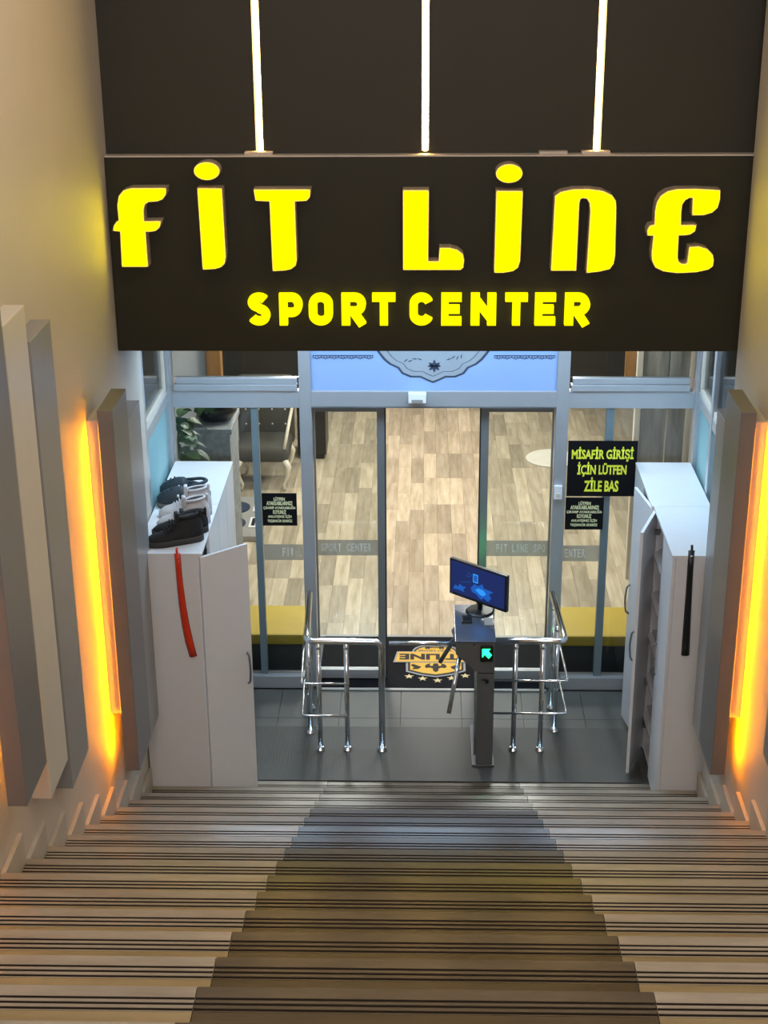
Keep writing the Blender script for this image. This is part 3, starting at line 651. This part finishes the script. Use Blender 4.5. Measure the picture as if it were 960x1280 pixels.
# chair
ch = empty('tufted_chair', (-1.45, 4.85, 0), 'olive tufted chair with ivory curved legs behind the left glass', 'chair')
bm = bmesh.new(); add_box(bm, -0.24, 0.24, 0.0, 0.50, 0.27, 0.42, 0.05); fin('seat', bm, 'velvet', ch, True)
bm = bmesh.new(); add_box(bm, -0.26, 0.26, 0.44, 0.56, 0.30, 0.95, 0.05); bk = fin('backrest', bm, 'velvet', ch, True)
for ix in range(4):
    for iz in range(3):
        bm = bmesh.new(); bmesh.ops.create_icosphere(bm, subdivisions=1, radius=0.009, matrix=Matrix.Translation((-0.18+0.12*ix, 0.438, 0.50+0.14*iz))); fin('button', bm, 'ivory', bk)
bm = bmesh.new(); add_tube(bm, fillet([(0.20, 0.02, 0.40), (0.235, 0.1, 0.58), (0.245, 0.42, 0.66)], 0.12), 0.016, 8); fin('armrest', bm, 'ivory', ch, True)
for sx in (-1, 1):
    for yy, dy in ((0.03, -0.03), (0.46, 0.03)):
        bm = bmesh.new(); add_tube(bm, [(sx*0.20, yy, 0.29), (sx*0.235, yy+dy*0.6, 0.23), (sx*0.22, yy+dy*0.4, 0.14), (sx*0.185, yy, 0.06), (sx*0.20, yy+dy*0.5, 0.012)], [0.032, 0.03, 0.021, 0.014, 0.017], 8); fin('leg', bm, 'ivory', ch, True)
blk = empty('black_cabinet', (-1.05, 5.7, 0), 'black low cabinet behind the tufted chair', 'cabinet')
box('body', (-0.15, 0.12, 0, 0.4, 0.05, 0.75), 'black', blk, bev=0.008); box('plinth', (-0.13, 0.10, 0.02, 0.38, 0, 0.05), 'black_rubber', blk)
# stone planter + pot + plants
pl = empty('stone_planter', (-1.50, 2.05, 0), 'tall grey stone planter behind the left shoe cabinet', 'planter')
box('body', (-0.11, 0.15, 0, 0.45, 0, 1.52), 'stone', pl, bev=0.006); box('rim', (-0.125, 0.165, -0.015, 0.465, 1.52, 1.56), 'stone', pl, bev=0.006)
bw = empty('plant_pot', (-1.47, 2.26, 1.561), 'dark bowl of greenery on the stone planter', 'plant')
lathe('bowl', [(0.06, 0.0), (0.12, 0.02), (0.15, 0.07), (0.15, 0.09), (0.13, 0.088), (0.03, 0.06)], 'black', bw, (0, 0, 0), 24)
def leaf_me(l, wd):
    bm = bmesh.new(); n = 5; rows = []
    for i in range(n+1):
        t = i/n; hw = wd*math.sin(math.pi*min(0.98, t*0.9+0.06))**0.8; z = 0.25*l*t - 0.45*l*t*t
        rows.append([bm.verts.new((-hw, l*t, z+0.12*hw)), bm.verts.new((0, l*t, z)), bm.verts.new((hw, l*t, z+0.12*hw))])
    for a, b in zip(rows, rows[1:]):
        for k in range(2): bm.faces.new((a[k], a[k+1], b[k+1], b[k]))
    return meshof(bm, 'leaf')
LM = [leaf_me(0.11, 0.034), leaf_me(0.085, 0.026)]
for me in LM: me.materials.append(M['leaf'])
LM2 = leaf_me(0.09, 0.03); LM2.materials.append(M['leaf_light'])
rl = random.Random(11)
for i in range(26):
    o = link('leaf', rl.choice(LM) if i % 4 else LM2, None, bw); a = rl.uniform(0, 6.283)
    o.location = (0.07*math.cos(a), 0.07*math.sin(a), 0.09+rl.uniform(0, 0.10)); o.rotation_euler = (rl.uniform(-0.5, 0.6), rl.uniform(-0.4, 0.4), a-1.57); o.scale = [rl.uniform(0.8, 1.3)]*3
hp = empty('leafy_plant', (-1.74, 1.62, 0.0), 'tall leafy green plant behind the left glass pane', 'plant')
lathe('pot', [(0.10, 0.0), (0.13, 0.02), (0.155, 0.28), (0.155, 0.31), (0.135, 0.305), (0.02, 0.28)], 'white', hp, (0, 0, 0), 20)
for k in range(5):
    a = k*1.256
    tube('stem', [(0.02*math.cos(a), 0.02*math.sin(a), 0.28), (0.08*math.cos(a), 0.06*math.sin(a), 0.9), (0.13*math.cos(a)+0.05, 0.10*math.sin(a), 1.62+0.05*k)], 0.007, 'leaf', hp, rad=0.3, n=6)
for i in range(150):
    o = link('leaf', rl.choice(LM), None, hp); a = rl.uniform(0, 6.283); zz = rl.uniform(0.75, 1.85); rr_ = 0.06+0.09*rl.random()
    o.location = (rr_*math.cos(a)+0.06, rr_*math.sin(a), zz); o.rotation_euler = (rl.uniform(-0.9, 0.3), rl.uniform(-0.5, 0.5), a-1.57); o.scale = [rl.uniform(0.9, 1.5)]*3
# curtain beyond the right side screen
bm = bmesh.new(); ny, nz = 110, 6; rows = []
for i in range(ny+1):
    yy = -0.30+i*(2.9/ny)
    rows.append([bm.verts.new((1.93+0.045*math.sin(i*0.75)+0.015*math.sin(i*0.31+j), yy+0.03*math.sin(j*1.1), 0.02+j*(2.70/nz))) for j in range(nz+1)])
for a, b in zip(rows, rows[1:]):
    for k in range(nz): bm.faces.new((a[k], b[k], b[k+1], a[k+1]))
bmesh.ops.solidify(bm, geom=bm.faces[:], thickness=0.004)
cu = fin('curtain', bm, 'curtain', None, True); tag(cu, 'cream pleated curtain behind the right glass screen', 'curtain')

# ================================================================== LAMPS (the fixtures of the lights above)
for i, (x, y) in enumerate(LANDING_LAMPS):
    t = empty('light_panel', (x, y, 2.84), ('left', 'middle', 'right')[i]+' rectangular light panel in the landing soffit', 'lamp', 'landing light panels')
    box('frame', (-0.43, 0.43, -0.28, 0.28, -0.02, -0.001), 'white', t); box('diffuser', (-0.40, 0.40, -0.25, 0.25, -0.024, -0.020), 'lamp_cool', t)
hl_lab = ['left', 'right']
for i, (x, y) in enumerate(HALL_LAMPS):
    t = empty('ceiling_panel', (x, y, 2.76), ('front', 'middle', 'rear')[i//2]+' '+hl_lab[i % 2]+' square light panel in the hall ceiling', 'lamp', 'hall ceiling panels')
    box('frame', (-0.31, 0.31, -0.31, 0.31, -0.02, -0.001), 'white', t); box('diffuser', (-0.28, 0.28, -0.28, 0.28, -0.024, -0.020), 'lamp', t)
for i, (x, y) in enumerate(STAIR_LAMPS):
    t = empty('stair_downlight', (x, y, 6.0), ('front', 'rear')[i//2]+' '+hl_lab[i % 2]+' round lamp in the stairwell ceiling', 'lamp', 'stairwell lamps')
    lathe('ring', [(0.15, -0.02), (0.175, -0.02), (0.18, -0.001), (0.15, -0.001)], 'white', t, n=24); lathe('diffuser', [(0.01, -0.015), (0.149, -0.015), (0.149, -0.002), (0.01, -0.002)], 'lamp', t, n=24)

# ================================================================== SHOE CABINETS
CT = 1.64
def handle(parent, p, axis_out, L=0.20):
    """vertical bow handle centred at p (parent space), bulging along axis_out"""
    a = Vector(axis_out)
    pts = [Vector(p)+Vector((0, 0, -L/2)), Vector(p)+Vector((0, 0, -L/2+0.015))+a*0.02, Vector(p)+a*0.030, Vector(p)+Vector((0, 0, L/2-0.015))+a*0.02, Vector(p)+Vector((0, 0, L/2))]
    return tube('handle', pts, 0.006, 'steel', parent, rad=0.05, n=8)
def cabinet(x0, x1, y0, y1, front, label, doors, shelves=True):
    """carcass open toward `front` (+1 = +x, -1 = -x); doors = list of (ya, yb, hinge, angle_deg, handle?)"""
    t = empty('shoe_cabinet', ((x0+x1)/2, (y0+y1)/2, 0), label, 'cabinet', 'white shoe cabinets beside the entrance')
    cx, cy = (x0+x1)/2, (y0+y1)/2
    def cb(name, a0, a1, b0, b1, c0, c1, m='white', p=t): return box(name, (a0-cx, a1-cx, b0-cy, b1-cy, c0, c1), m, p, bev=0.0015)
    th = 0.018
    TX0, TX1 = x0, x1
    if front > 0: x1 -= 0.021
    else: x0 += 0.021
    xf = x1 if front > 0 else x0; xb = x0 if front > 0 else x1
    cb('side_panel', x0, x1, y0, y0+th, 0.012, CT-th); cb('side_panel', x0, x1, y1-th, y1, 0.012, CT-th)
    cb('top', TX0, TX1, y0-0.002, y1+0.0, CT-th, CT); cb('bottom', x0, x1, y0+th, y1-th, 0.03, 0.03+th)
    cb('back_panel', xb if front > 0 else xb-0.008, xb+0.008 if front > 0 else xb, y0+th, y1-th, 0.03+th, CT-th)
    for fx in (x0+0.03, x1-0.03):
        for fy in (y0+0.03, y1-0.03): lathe('foot', [(0.015, 0), (0.018, 0.012)], 'black', t, (fx-cx, fy-cy, 0), 10)
    nsh = 6
    for i in range(1, nsh):
        zz = 0.05+i*(CT-0.08)/nsh
        cb('shelf', x0+0.01, x1-0.02, y0+th, y1-th, zz, zz+0.014, 'inside_grey')
    for (ya, yb, hinge, ang, hz, inner) in doors:
        L = yb-ya; dth = 0.018
        px = xf
        d = bpy.data.objects.new('door', None)
        hy = ya if hinge == 'near' else yb
        s = 1 if hinge == 'near' else -1
        # local door space: y along the door from the hinge (sign s), x outward
        bm = bmesh.new(); add_box(bm, 0.001 if front > 0 else -dth-0.001, dth+0.001 if front > 0 else -0.001, min(0.002*s, s*(L-0.002)), max(0.002*s, s*(L-0.002)), 0.035, CT-0.020, 0.0015)
        dd = fin('door', bm, 'white', t)
        dd.location = (px-cx, hy-cy, 0)
        rot = math.radians(ang)*(-s)*front
        dd.rotation_euler = (0, 0, rot)
        if hz: handle(dd, (front*(dth+0.001), s*(L-0.035), hz), (front, 0, 0))
        if inner:
            for zz in (0.18, 1.48):
                hb = box('hinge', (-0.03*front if front > 0 else 0.0, 0.0 if front > 0 else 0.03, min(s*0.01, s*0.05), max(s*0.01, s*0.05), zz, zz+0.025), 'steel', dd)
    return t
GC = 'white shoe cabinets beside the entrance'
lc1 = cabinet(-1.592, -1.222, -0.30, 0.43, 1, 'white shoe cabinet on the left with red shoe horn and its near door swung open', [(-0.30, 0.015, 'near', 50, 0.85, True), (0.02, 0.43, 'far', 0, 0.85, False)])
lc2 = cabinet(-1.592, -1.222, 0.435, 1.175, 1, 'closed white shoe cabinet on the left against the glass front', [(0.435, 0.803, 'near', 0, 0.85, False), (0.807, 1.175, 'far', 0, 0.85, False)])
rc1 = cabinet(1.352, 1.686, -0.30, 0.42, -1, 'white shoe cabinet on the right with black shoe horn and an open far door', [(-0.30, 0.04, 'near', 0, 0.85, False), (0.044, 0.42, 'far', 20, 0.88, True)])
rc2 = cabinet(1.340, 1.686, 0.425, 1.175, -1, 'white shoe cabinet on the right against the glass front with near door ajar', [(0.425, 0.798, 'near', 9, 0.88, False), (0.802, 1.175, 'far', 0, None, False)])
# shoe racks on the inside of the open right door: slanted wire-grey flaps inside the cabinet
for i in range(5):
    z = 0.28+i*0.27
    f_ = prism('tilted_rack', [(-0.16, z-0.02), (0.10, z+0.10), (0.10, z+0.115), (-0.16, z-0.005)], 'y', 0.03, 0.335, 'inside_grey', rc1)
# shoe horns
def ribbon(name, pts, wd, th, m, parent=None):
    """flat strip in the xz-plane (facing -y) along pts with a shallow curved section"""
    bm = bmesh.new(); rings = []
    for i, p in enumerate(pts):
        p = Vector(p); d = (Vector(pts[min(i+1, len(pts)-1)])-Vector(pts[max(i-1, 0)])).normalized()
        s = Vector((d.z, 0, -d.x)); wi = wd[i] if isinstance(wd, (list, tuple)) else wd
        rings.append([bm.verts.new(p+s*u*wi+Vector((0, v, 0))) for u, v in ((-0.5, 0.0), (-0.25, -th*1.6), (0.25, -th*1.6), (0.5, 0.0), (0.25, -th*0.6), (-0.25, -th*0.6))])
    for a, b in zip(rings, rings[1:]):
        for k in range(6): bm.faces.new((a[k], a[(k+1) % 6], b[(k+1) % 6], b[k]))
    bm.faces.new(rings[0]); bm.faces.new(rings[-1][::-1])
    return fin(name, bm, m, parent, True)
def horn(lab, m, pts, wd, hook):
    t = empty('shoe_horn', (pts[-1][0], -0.303, pts[-1][2]), lab, 'shoe horn', 'long plastic shoe horns hung on the cabinets')
    o = Vector((pts[-1][0], -0.303, pts[-1][2]))
    ribbon('blade', [tuple(Vector((x, -0.304, z))-o) for x, y, z in pts], wd, 0.006, m, t)
    tp = Vector((pts[0][0], -0.304, pts[0][2]))-o
    ln = tube('hook', [tuple(tp), tuple(tp+Vector((0, -0.012, 0.012))), tuple(tp+Vector((0.0, 0.0, 0.03)))], 0.007, m, t, rad=0.01, n=8)
    bm = bmesh.new(); bmesh.ops.create_uvsphere(bm, u_segments=10, v_segments=6, radius=0.007, matrix=Matrix.Translation(tp+Vector((0.0 if hook else 0.0, -0.012, -0.03)))); fin('pin', bm, 'chrome' if m == 'black' else m, t, True)
horn('long red plastic shoe horn hanging on the left cabinet', 'red', [(-1.355, 0, 1.645), (-1.353, 0, 1.56), (-1.350, 0, 1.45), (-1.343, 0, 1.32), (-1.332, 0, 1.20), (-1.318, 0, 1.10), (-1.300, 0, 1.01)], [0.034, 0.034, 0.036, 0.040, 0.044, 0.046, 0.044], True)
horn('long black plastic shoe horn hanging on the right cabinet', 'black', [(1.452, 0, 1.675), (1.453, 0, 1.55), (1.455, 0, 1.40), (1.457, 0, 1.25), (1.459, 0, 1.12), (1.461, 0, 1.035)], [0.034, 0.034, 0.036, 0.040, 0.044, 0.046], False)

# ================================================================== SHOES
def lerp_tab(tab, t):
    for (a, va), (b, vb) in zip(tab, tab[1:]):
        if a <= t <= b:
            s = (t-a)/(b-a); s = s*s*(3-2*s)*0.6+s*0.4
            return va+(vb-va)*s
    return tab[-1][1]
def shoe_body(bm, L, W, prof, z0, tmin=0.0, tmax=1.0, n=18, m=14, grow=0.0, flat=False):
    """lofted shell along +x (heel at 0, toe at L). prof(t) -> top height above z0"""
    wt = [(0.0, 0.26), (0.03, 0.56), (0.08, 0.74), (0.30, 0.80), (0.50, 0.84), (0.70, 1.0), (0.85, 0.90), (0.94, 0.68), (0.98, 0.44), (1.0, 0.16)]
    rings = []
    for i in range(n+1):
        t = tmin+(tmax-tmin)*i/n; hw = lerp_tab(wt, t)*W/2+grow; h = prof(t); x = t*L
        yc = 0.010*math.sin(math.pi*t)
        ring = []
        for k in range(m+1):
            a = math.pi*k/m
            ex = 0.62 if not flat else 0.25
            yy = -math.cos(a); zz = math.sin(a)**ex
            ring.append(bm.verts.new((x, yc+hw*(abs(yy)**0.75)*(1 if yy > 0 else -1)*(1-0.32*zz**3*(0 if flat else 1)), z0+h*zz)))
        rings.append(ring)
    for a, b in zip(rings, rings[1:]):
        for k in range(m): bm.faces.new((a[k], a[k+1], b[k+1], b[k]))
        bm.faces.new((a[0], b[0], b[m], a[m]))
    bm.faces.new(rings[0]); bm.faces.new(rings[-1][::-1])
def sneaker(lab, loc, rz, mu, ms, mc, high=0.135, L=0.27, W=0.095, tilt=0.0, group=None):
    t = empty('sneaker', loc, lab, 'shoe', group); t.rotation_euler = (tilt, 0, rz); t.scale = (1.14,)*3
    bm = bmesh.new(); shoe_body(bm, L, W, lambda u: 0.034 if u < 0.55 else 0.028+0.006*(1-u)/0.45, 0.0, grow=0.004, flat=True); fin('sole', bm, ms, t, True)
    tab = [(0.0, high*0.52), (0.03, high*0.84), (0.06, high*0.97), (0.14, high), (0.30, high*0.95), (0.40, high*0.90), (0.52, high*0.62), (0.68, 0.050), (0.88, 0.034), (1.0, 0.012)]
    bm = bmesh.new(); shoe_body(bm, L*0.985, W*0.94, lambda u: lerp_tab(tab, u)-0.0, 0.020); fin('upper', bm, mu, t, True)
    # collar opening and padded rim
    zc = 0.020+high*0.97
    bm = bmesh.new(); ring = [(0.022+0.052*(1+math.cos(a)), 0.006+0.027*math.sin(a), zc+0.002+0.006*math.cos(a)*-1) for a in [2*math.pi*k/16 for k in range(16)]]
    add_tube(bm, ring+[ring[0]], 0.0075, 8, caps=False); fin('collar', bm, mc, t, True)
    bm = bmesh.new(); bm.faces.new([bm.verts.new((x, y, z+0.002)) for x, y, z in ring]); fin('opening', bm, 'black', t)
    # tongue + pull tabs + laces
    bm = bmesh.new(); add_box(bm, 0.118, 0.138, -0.016, 0.028, zc-0.035, zc+0.022, 0.006); fin('tongue', bm, mu, t, True)
    bm = bmesh.new(); add_box(bm, 0.006, 0.018, -0.004, 0.016, zc-0.02, zc+0.022, 0.004); fin('heel_tab', bm, mc, t, True)
    for i in range(5):
        x = 0.132+i*0.014; u = x/L; zt = 0.020+lerp_tab(tab, u)
        tube('lace', [(x, -0.026, zt-0.016), (x+0.003, -0.008, zt+0.003), (x+0.003, 0.020, zt+0.003), (x, 0.038, zt-0.016)], 0.0035, mc, t, rad=0.02, n=6)
    return t
def clog(lab, loc, rz, group):
    t = empty('clog', loc, lab, 'shoe', group); t.rotation_euler = (0, 0, rz); t.scale = (1.14,)*3
    L, W = 0.27, 0.105
    bm = bmesh.new(); shoe_body(bm, L, W, lambda u: 0.030, 0.0, grow=0.004, flat=True); fin('sole', bm, 'clog_sole', t, True)
    bm = bmesh.new(); tab = [(0.42, 0.055), (0.50, 0.082), (0.62, 0.080), (0.80, 0.062), (0.93, 0.042), (1.0, 0.02)]
    shoe_body(bm, L, W, lambda u: lerp_tab(tab, u), 0.026, tmin=0.44); fin('upper', bm, 'clog', t, True)
    bm = bmesh.new(); add_tube(bm, [(0.018+0.105*(1-math.cos(a))*0.95, 0.043*math.sin(a)*(1 if True else 1), 0.045+0.018*(1-math.cos(a))*0.8) for a in [math.pi*(-0.62)+math.pi*1.24*k/12 for k in range(13)]], 0.013, 8); fin('rim', bm, 'clog', t, True)
    bm = bmesh.new(); add_tube(bm, fillet([(0.15, -0.050, 0.07), (0.05, -0.047, 0.085), (0.008, 0.0, 0.09), (0.05, 0.047, 0.085), (0.15, 0.050, 0.07)], 0.05), 0.009, 8); fin('heel_strap', bm, 'clog', t, True)
    for sy in (-1, 1):
        bm = bmesh.new(); bmesh.ops.create_icosphere(bm, subdivisions=2, radius=0.009, matrix=Matrix.Translation((0.15, sy*0.052, 0.07))); fin('rivet', bm, 'white', t, True)
    for k in range(6):
        bm = bmesh.new(); bmesh.ops.create_icosphere(bm, subdivisions=1, radius=0.006, matrix=Matrix.Translation((0.19+0.022*(k % 3), -0.016+0.032*(k//3)+0.006, 0.026+lerp_tab(tab, (0.19+0.022*(k % 3))/L)-0.001))); fin('vent_hole', bm, 'black', t, True)
    return t
zt = CT+0.0005
GS = 'shoes left on top of the left cabinet'
sneaker('black knit sneaker with dark sole lying nearest on the left cabinet', (-1.240, -0.085, zt), math.radians(180+20), 'shoe_black', 'shoe_sole', 'shoe_black', high=0.118, L=0.29, W=0.092, group=GS)
sneaker('second black knit sneaker behind the front one, mostly hidden', (-1.228, 0.035, zt), math.radians(180+14), 'shoe_black', 'shoe_sole', 'shoe_black', high=0.085, L=0.28, W=0.09, group=GS)
sneaker('white knit sneaker between the black sneakers and the clogs', (-1.235, 0.168, zt), math.radians(180+18), 'shoe_white', 'shoe_white_sole', 'shoe_white', high=0.115, L=0.27, group=GS)
sneaker('second white knit sneaker next to the clogs', (-1.240, 0.292, zt), math.radians(180+10), 'shoe_white', 'shoe_white_sole', 'shoe_white', high=0.125, L=0.27, group=GS)
clog('dark foam clog nearer the white sneakers on the left cabinet', (-1.275, 0.425, zt), math.radians(180+2), GS)
clog('dark foam clog farthest back on the left cabinet', (-1.285, 0.555, zt), math.radians(180-6), GS)

# ================================================================== TURNSTILE + MONITOR
ts = empty('turnstile', (0.37, 0.19, 0.0072), 'dark steel tripod turnstile with a green arrow on its front', 'turnstile')
def tp(pts): return [(u-0.37, v) for u, v in pts]
prism('housing', tp([(0.192, 0.848), (0.425, 0.848), (0.425, 0.645), (0.322, 0.645), (0.192, 0.770)]), 'y', 0.0, 0.50, 'steel', ts)
box('top_plate', (0.187-0.37, 0.430-0.37, -0.006, 0.506, 0.848, 0.858), 'steel_top', ts, bev=0.003)
box('column', (0.322-0.37, 0.425-0.37, 0.0, 0.46, 0.012, 0.637), 'steel', ts, bev=0.004)
box('joint_band', (0.324-0.37, 0.423-0.37, 0.003, 0.457, 0.637, 0.645), 'black', ts)
box('foot_plate', (0.300-0.37, 0.435-0.37, -0.01, 0.48, 0.0, 0.012), 'steel', ts, bev=0.003)
lathe('card_reader', [(0.006, 0), (0.020, 0), (0.020, 0.003), (0.006, 0.004)], 'black', ts, (0.365-0.37, 0.0, 0.60), 12).rotation_euler = (0, 0, 0)
ar = box('arrow_panel', (0.337-0.37, 0.414-0.37, -0.006, 0.0, 0.725, 0.832), 'black', ts, bev=0.012)
def arrow(y):
    # arrow pointing up-left
    c = (0.376-0.37, 0.778); s = 0.027
    pts = [(-1, 1), (0.75, 1), (0.30, 0.55), (1.1, -0.30), (0.45, -1.0), (-0.42, -0.15), (-1.0, -0.80)]
    return [(c[0]+u*s, c[1]+v*s*1.15) for u, v in pts]
prism('arrow', arrow(0), 'y', -0.0095, -0.0062, 'green', ar)
ar2 = box('arrow_panel', (0.337-0.37, 0.414-0.37, 0.500, 0.506, 0.725, 0.832), 'black', ts, bev=0.002)
prism('arrow', arrow(0), 'y', 0.5062, 0.5095, 'green_rear', ar2)
bm = bmesh.new(); bmesh.ops.create_cone(bm, cap_ends=True, segments=10, radius1=0.007, radius2=0.007, depth=0.004, matrix=Matrix.Translation((0.30-0.37, -0.001, 0.835)) @ Matrix.Rotation(math.pi/2, 4, 'X')); fin('screw', bm, 'steel_top', ts)
lk = box('lock', (0.372-0.37, 0.392-0.37, -0.004, 0.0, 0.575, 0.60), 'black', ts, bev=0.002)
tube('side_conduit', [(0.318-0.37, 0.02, 0.70), (0.312-0.37, 0.0, 0.60), (0.314-0.37, 0.0, 0.08)], 0.007, 'chrome', ts, rad=0.05, n=8)
bm = bmesh.new(); bmesh.ops.create_cone(bm, cap_ends=True, segments=20, radius1=0.075, radius2=0.055, depth=0.06, matrix=Matrix.Translation((0.225-0.37, 0.25, 0.775)) @ Matrix.Rotation(math.radians(-125), 4, 'Y')); fin('hub', bm, 'steel', ts, False)
tube('arm', [(0.20-0.37, 0.04, 0.822), (-0.208-0.37, 0.04, 0.822)], 0.014, 'chrome', ts)
tube('arm', [(0.225-0.37, 0.05, 0.79), (0.150-0.37, -0.14, 0.445)], 0.014, 'chrome', ts)
tube('arm', [(0.215-0.37, 0.28, 0.78), (0.105-0.37, 0.42, 0.50)], 0.014, 'steel', ts)
mo = empty('monitor', (0.348, 0.60, 0.8657), 'black monitor on the turnstile showing a blue screen', 'monitor')
lathe('stand_base', [(0.02, 0.0), (0.088, 0.0), (0.090, 0.004), (0.080, 0.012), (0.02, 0.016)], 'black', mo, n=28, sy=1.0)
tube('stand_neck', [(0, 0.01, 0.012), (0, 0.012, 0.07), (-0.005, 0.005, 0.12)], 0.016, 'black', mo, n=10)
ang = math.atan2(-0.28, 0.335)
hd = bpy.data.objects.new('panel', None)
def rotm(pts): return pts
def scr(name, b, m, parent, bev=0.0):
    o = box(name, b, m, parent, bev); return o
pn = scr('housing', (-0.222, 0.222, 0.0, 0.028, -0.003, 0.240), 'black', mo, 0.005); pn.location = (-0.018, 0.0, 0.06); pn.rotation_euler = (0, 0, ang)
sc_ = scr('screen', (-0.208, 0.208, -0.0022, 0.0002, 0.016, 0.228), 'screen', pn)
bm = bmesh.new()
for a, b in (((-0.035, 0.005), (0.178, 0.186)), ((-0.035, 0.005), (0.128, 0.136)), ((-0.035, -0.029), (0.128, 0.186)), ((-0.001, 0.005), (0.128, 0.186))): add_box(bm, a[0], a[1], -0.0032, -0.0024, b[0], b[1])
fin('screen_square', bm, 'screen_cyan', pn)
scr('screen_square_fill', (-0.0289, -0.0011, -0.0030, -0.0024, 0.1361, 0.1779), 'screen_mid', pn)
prism('screen_splash', [(-0.05, 0.085), (-0.02, 0.12), (0.0, 0.11), (0.04, 0.135), (0.05, 0.11), (0.125, 0.105), (0.09, 0.08), (0.11, 0.06), (0.085, 0.03), (0.05, 0.045), (0.03, 0.028), (-0.01, 0.055), (-0.04, 0.06)], 'y', -0.0030, -0.0024, 'screen_mid', pn)
prism('screen_splash', [(-0.015, 0.082), (0.01, 0.10), (0.05, 0.095), (0.07, 0.075), (0.045, 0.055), (0.02, 0.06)], 'y', -0.0038, -0.0031, 'screen_cyan', pn)
prism('screen_splash', [(-0.19, 0.04), (-0.175, 0.07), (-0.15, 0.065), (-0.14, 0.085), (-0.11, 0.075), (-0.085, 0.08), (-0.11, 0.055), (-0.10, 0.04), (-0.15, 0.045)], 'y', -0.0030, -0.0024, 'screen_mid', pn)
bm = bmesh.new()
for a, b in (((-0.13, 0.10), (-0.05, 0.125)), ((-0.09, 0.155), (-0.05, 0.16)), ((-0.08, 0.185), (-0.045, 0.168))): add_tube(bm, [(a[0], -0.0026, a[1]), (b[0], -0.0026, b[1])], 0.0012, 5)
fin('screen_lines', bm, 'screen_mid', pn)
scr('power_light', (-0.208, -0.202, -0.001, 0.0, 0.003, 0.008), 'white', pn)
cr_ = empty('card_reader', (0.262, 0.47, 0.8657), 'small black card reader on the turnstile top', 'reader')
box('body', (-0.032, 0.032, -0.045, 0.045, 0, 0.014), 'black', cr_, bev=0.005); box('pad', (-0.02, 0.02, -0.03, 0.015, 0.014, 0.0155), 'plate', cr_)
tube('cable', [(0.085, 0.02, 0.06), (0.088, 0.0, 0.008), (0.080, -0.12, 0.004)], 0.003, 'black', mo, rad=0.03, n=6)
ps = box('paper_slip', (0.37, 0.424, 0.40, 0.50, 0.8657, 0.869), 'white', None); tag(ps, 'small clear printed slip on the turnstile top', 'paper')
ps.data.materials.clear(); ps.data.materials.append(M['grey_plastic'])

# ================================================================== RAILINGS
def rail(lab, top, posts, thins, rear):
    x0, y0 = top[0][0], top[0][1]
    t = empty('railing', (x0, y0, 0.0072), lab, 'railing', 'chrome railings beside the turnstile')
    O = Vector((x0, y0, 0))
    L_ = lambda p: tuple(Vector(p)-O)
    tube('handrail', [L_(p) for p in top], 0.020, 'chrome', t, rad=0.055, n=12)
    for x, y, zt_ in posts:
        p = tube('post', [L_((x, y, 0.0)), L_((x, y, zt_))], 0.0155, 'chrome', t, n=12)
        lathe('flange', [(0.028, 0.0), (0.028, 0.006), (0.018, 0.022)], 'chrome', p, L_((x, y, 0.0)), 14)
        bm = bmesh.new(); bmesh.ops.create_uvsphere(bm, u_segments=10, v_segments=6, radius=0.019, matrix=Matrix.Translation(L_((x, y, zt_-0.025)))); fin('collar', bm, 'chrome', p, True)
    if len(top) == 4: lathe('flange', [(0.032, 0.0), (0.032, 0.006), (0.022, 0.022)], 'chrome', t, L_((top[3][0], top[3][1], 0.0)), 14)
    for th in thins: tube('thin_rail', [L_(p) for p in th], 0.0075, 'chrome', t, rad=0.03, n=8)
    return t
rail('chrome railing left of the turnstile',
     [(-0.745, 1.06, 0.76), (-0.715, 0.37, 0.76), (-0.258, 0.37, 0.76), (-0.258, 0.37, 0.0)],
     [(-0.645, 0.37, 0.745), (-0.474, 0.37, 0.745), (-0.722, 0.58, 0.745), (-0.738, 0.90, 0.745)],
     [[(-0.462, 0.356, zz), (-0.752, 0.356, zz), (-0.772, 0.75, zz), (-0.765, 0.98, zz+0.02)] for zz in (0.475, 0.25)], None)
rail('chrome railing between the turnstile and the right door post',
     [(0.428, 0.38, 0.765), (0.862, 0.38, 0.765), (0.835, 1.06, 0.765)],
     [(0.561, 0.38, 0.75), (0.728, 0.38, 0.75), (0.836, 0.62, 0.75), (0.838, 0.92, 0.75)],
     [[(0.428, 0.364, zz), (0.885, 0.364, zz), (0.878, 0.75, zz), (0.872, 0.98, zz+0.02)] for zz in (0.50, 0.272)], None)
for o in list(bpy.data.objects):
    if o.type == 'EMPTY' and not o.children and o.parent is None and 'label' not in o:
        bpy.data.objects.remove(o)
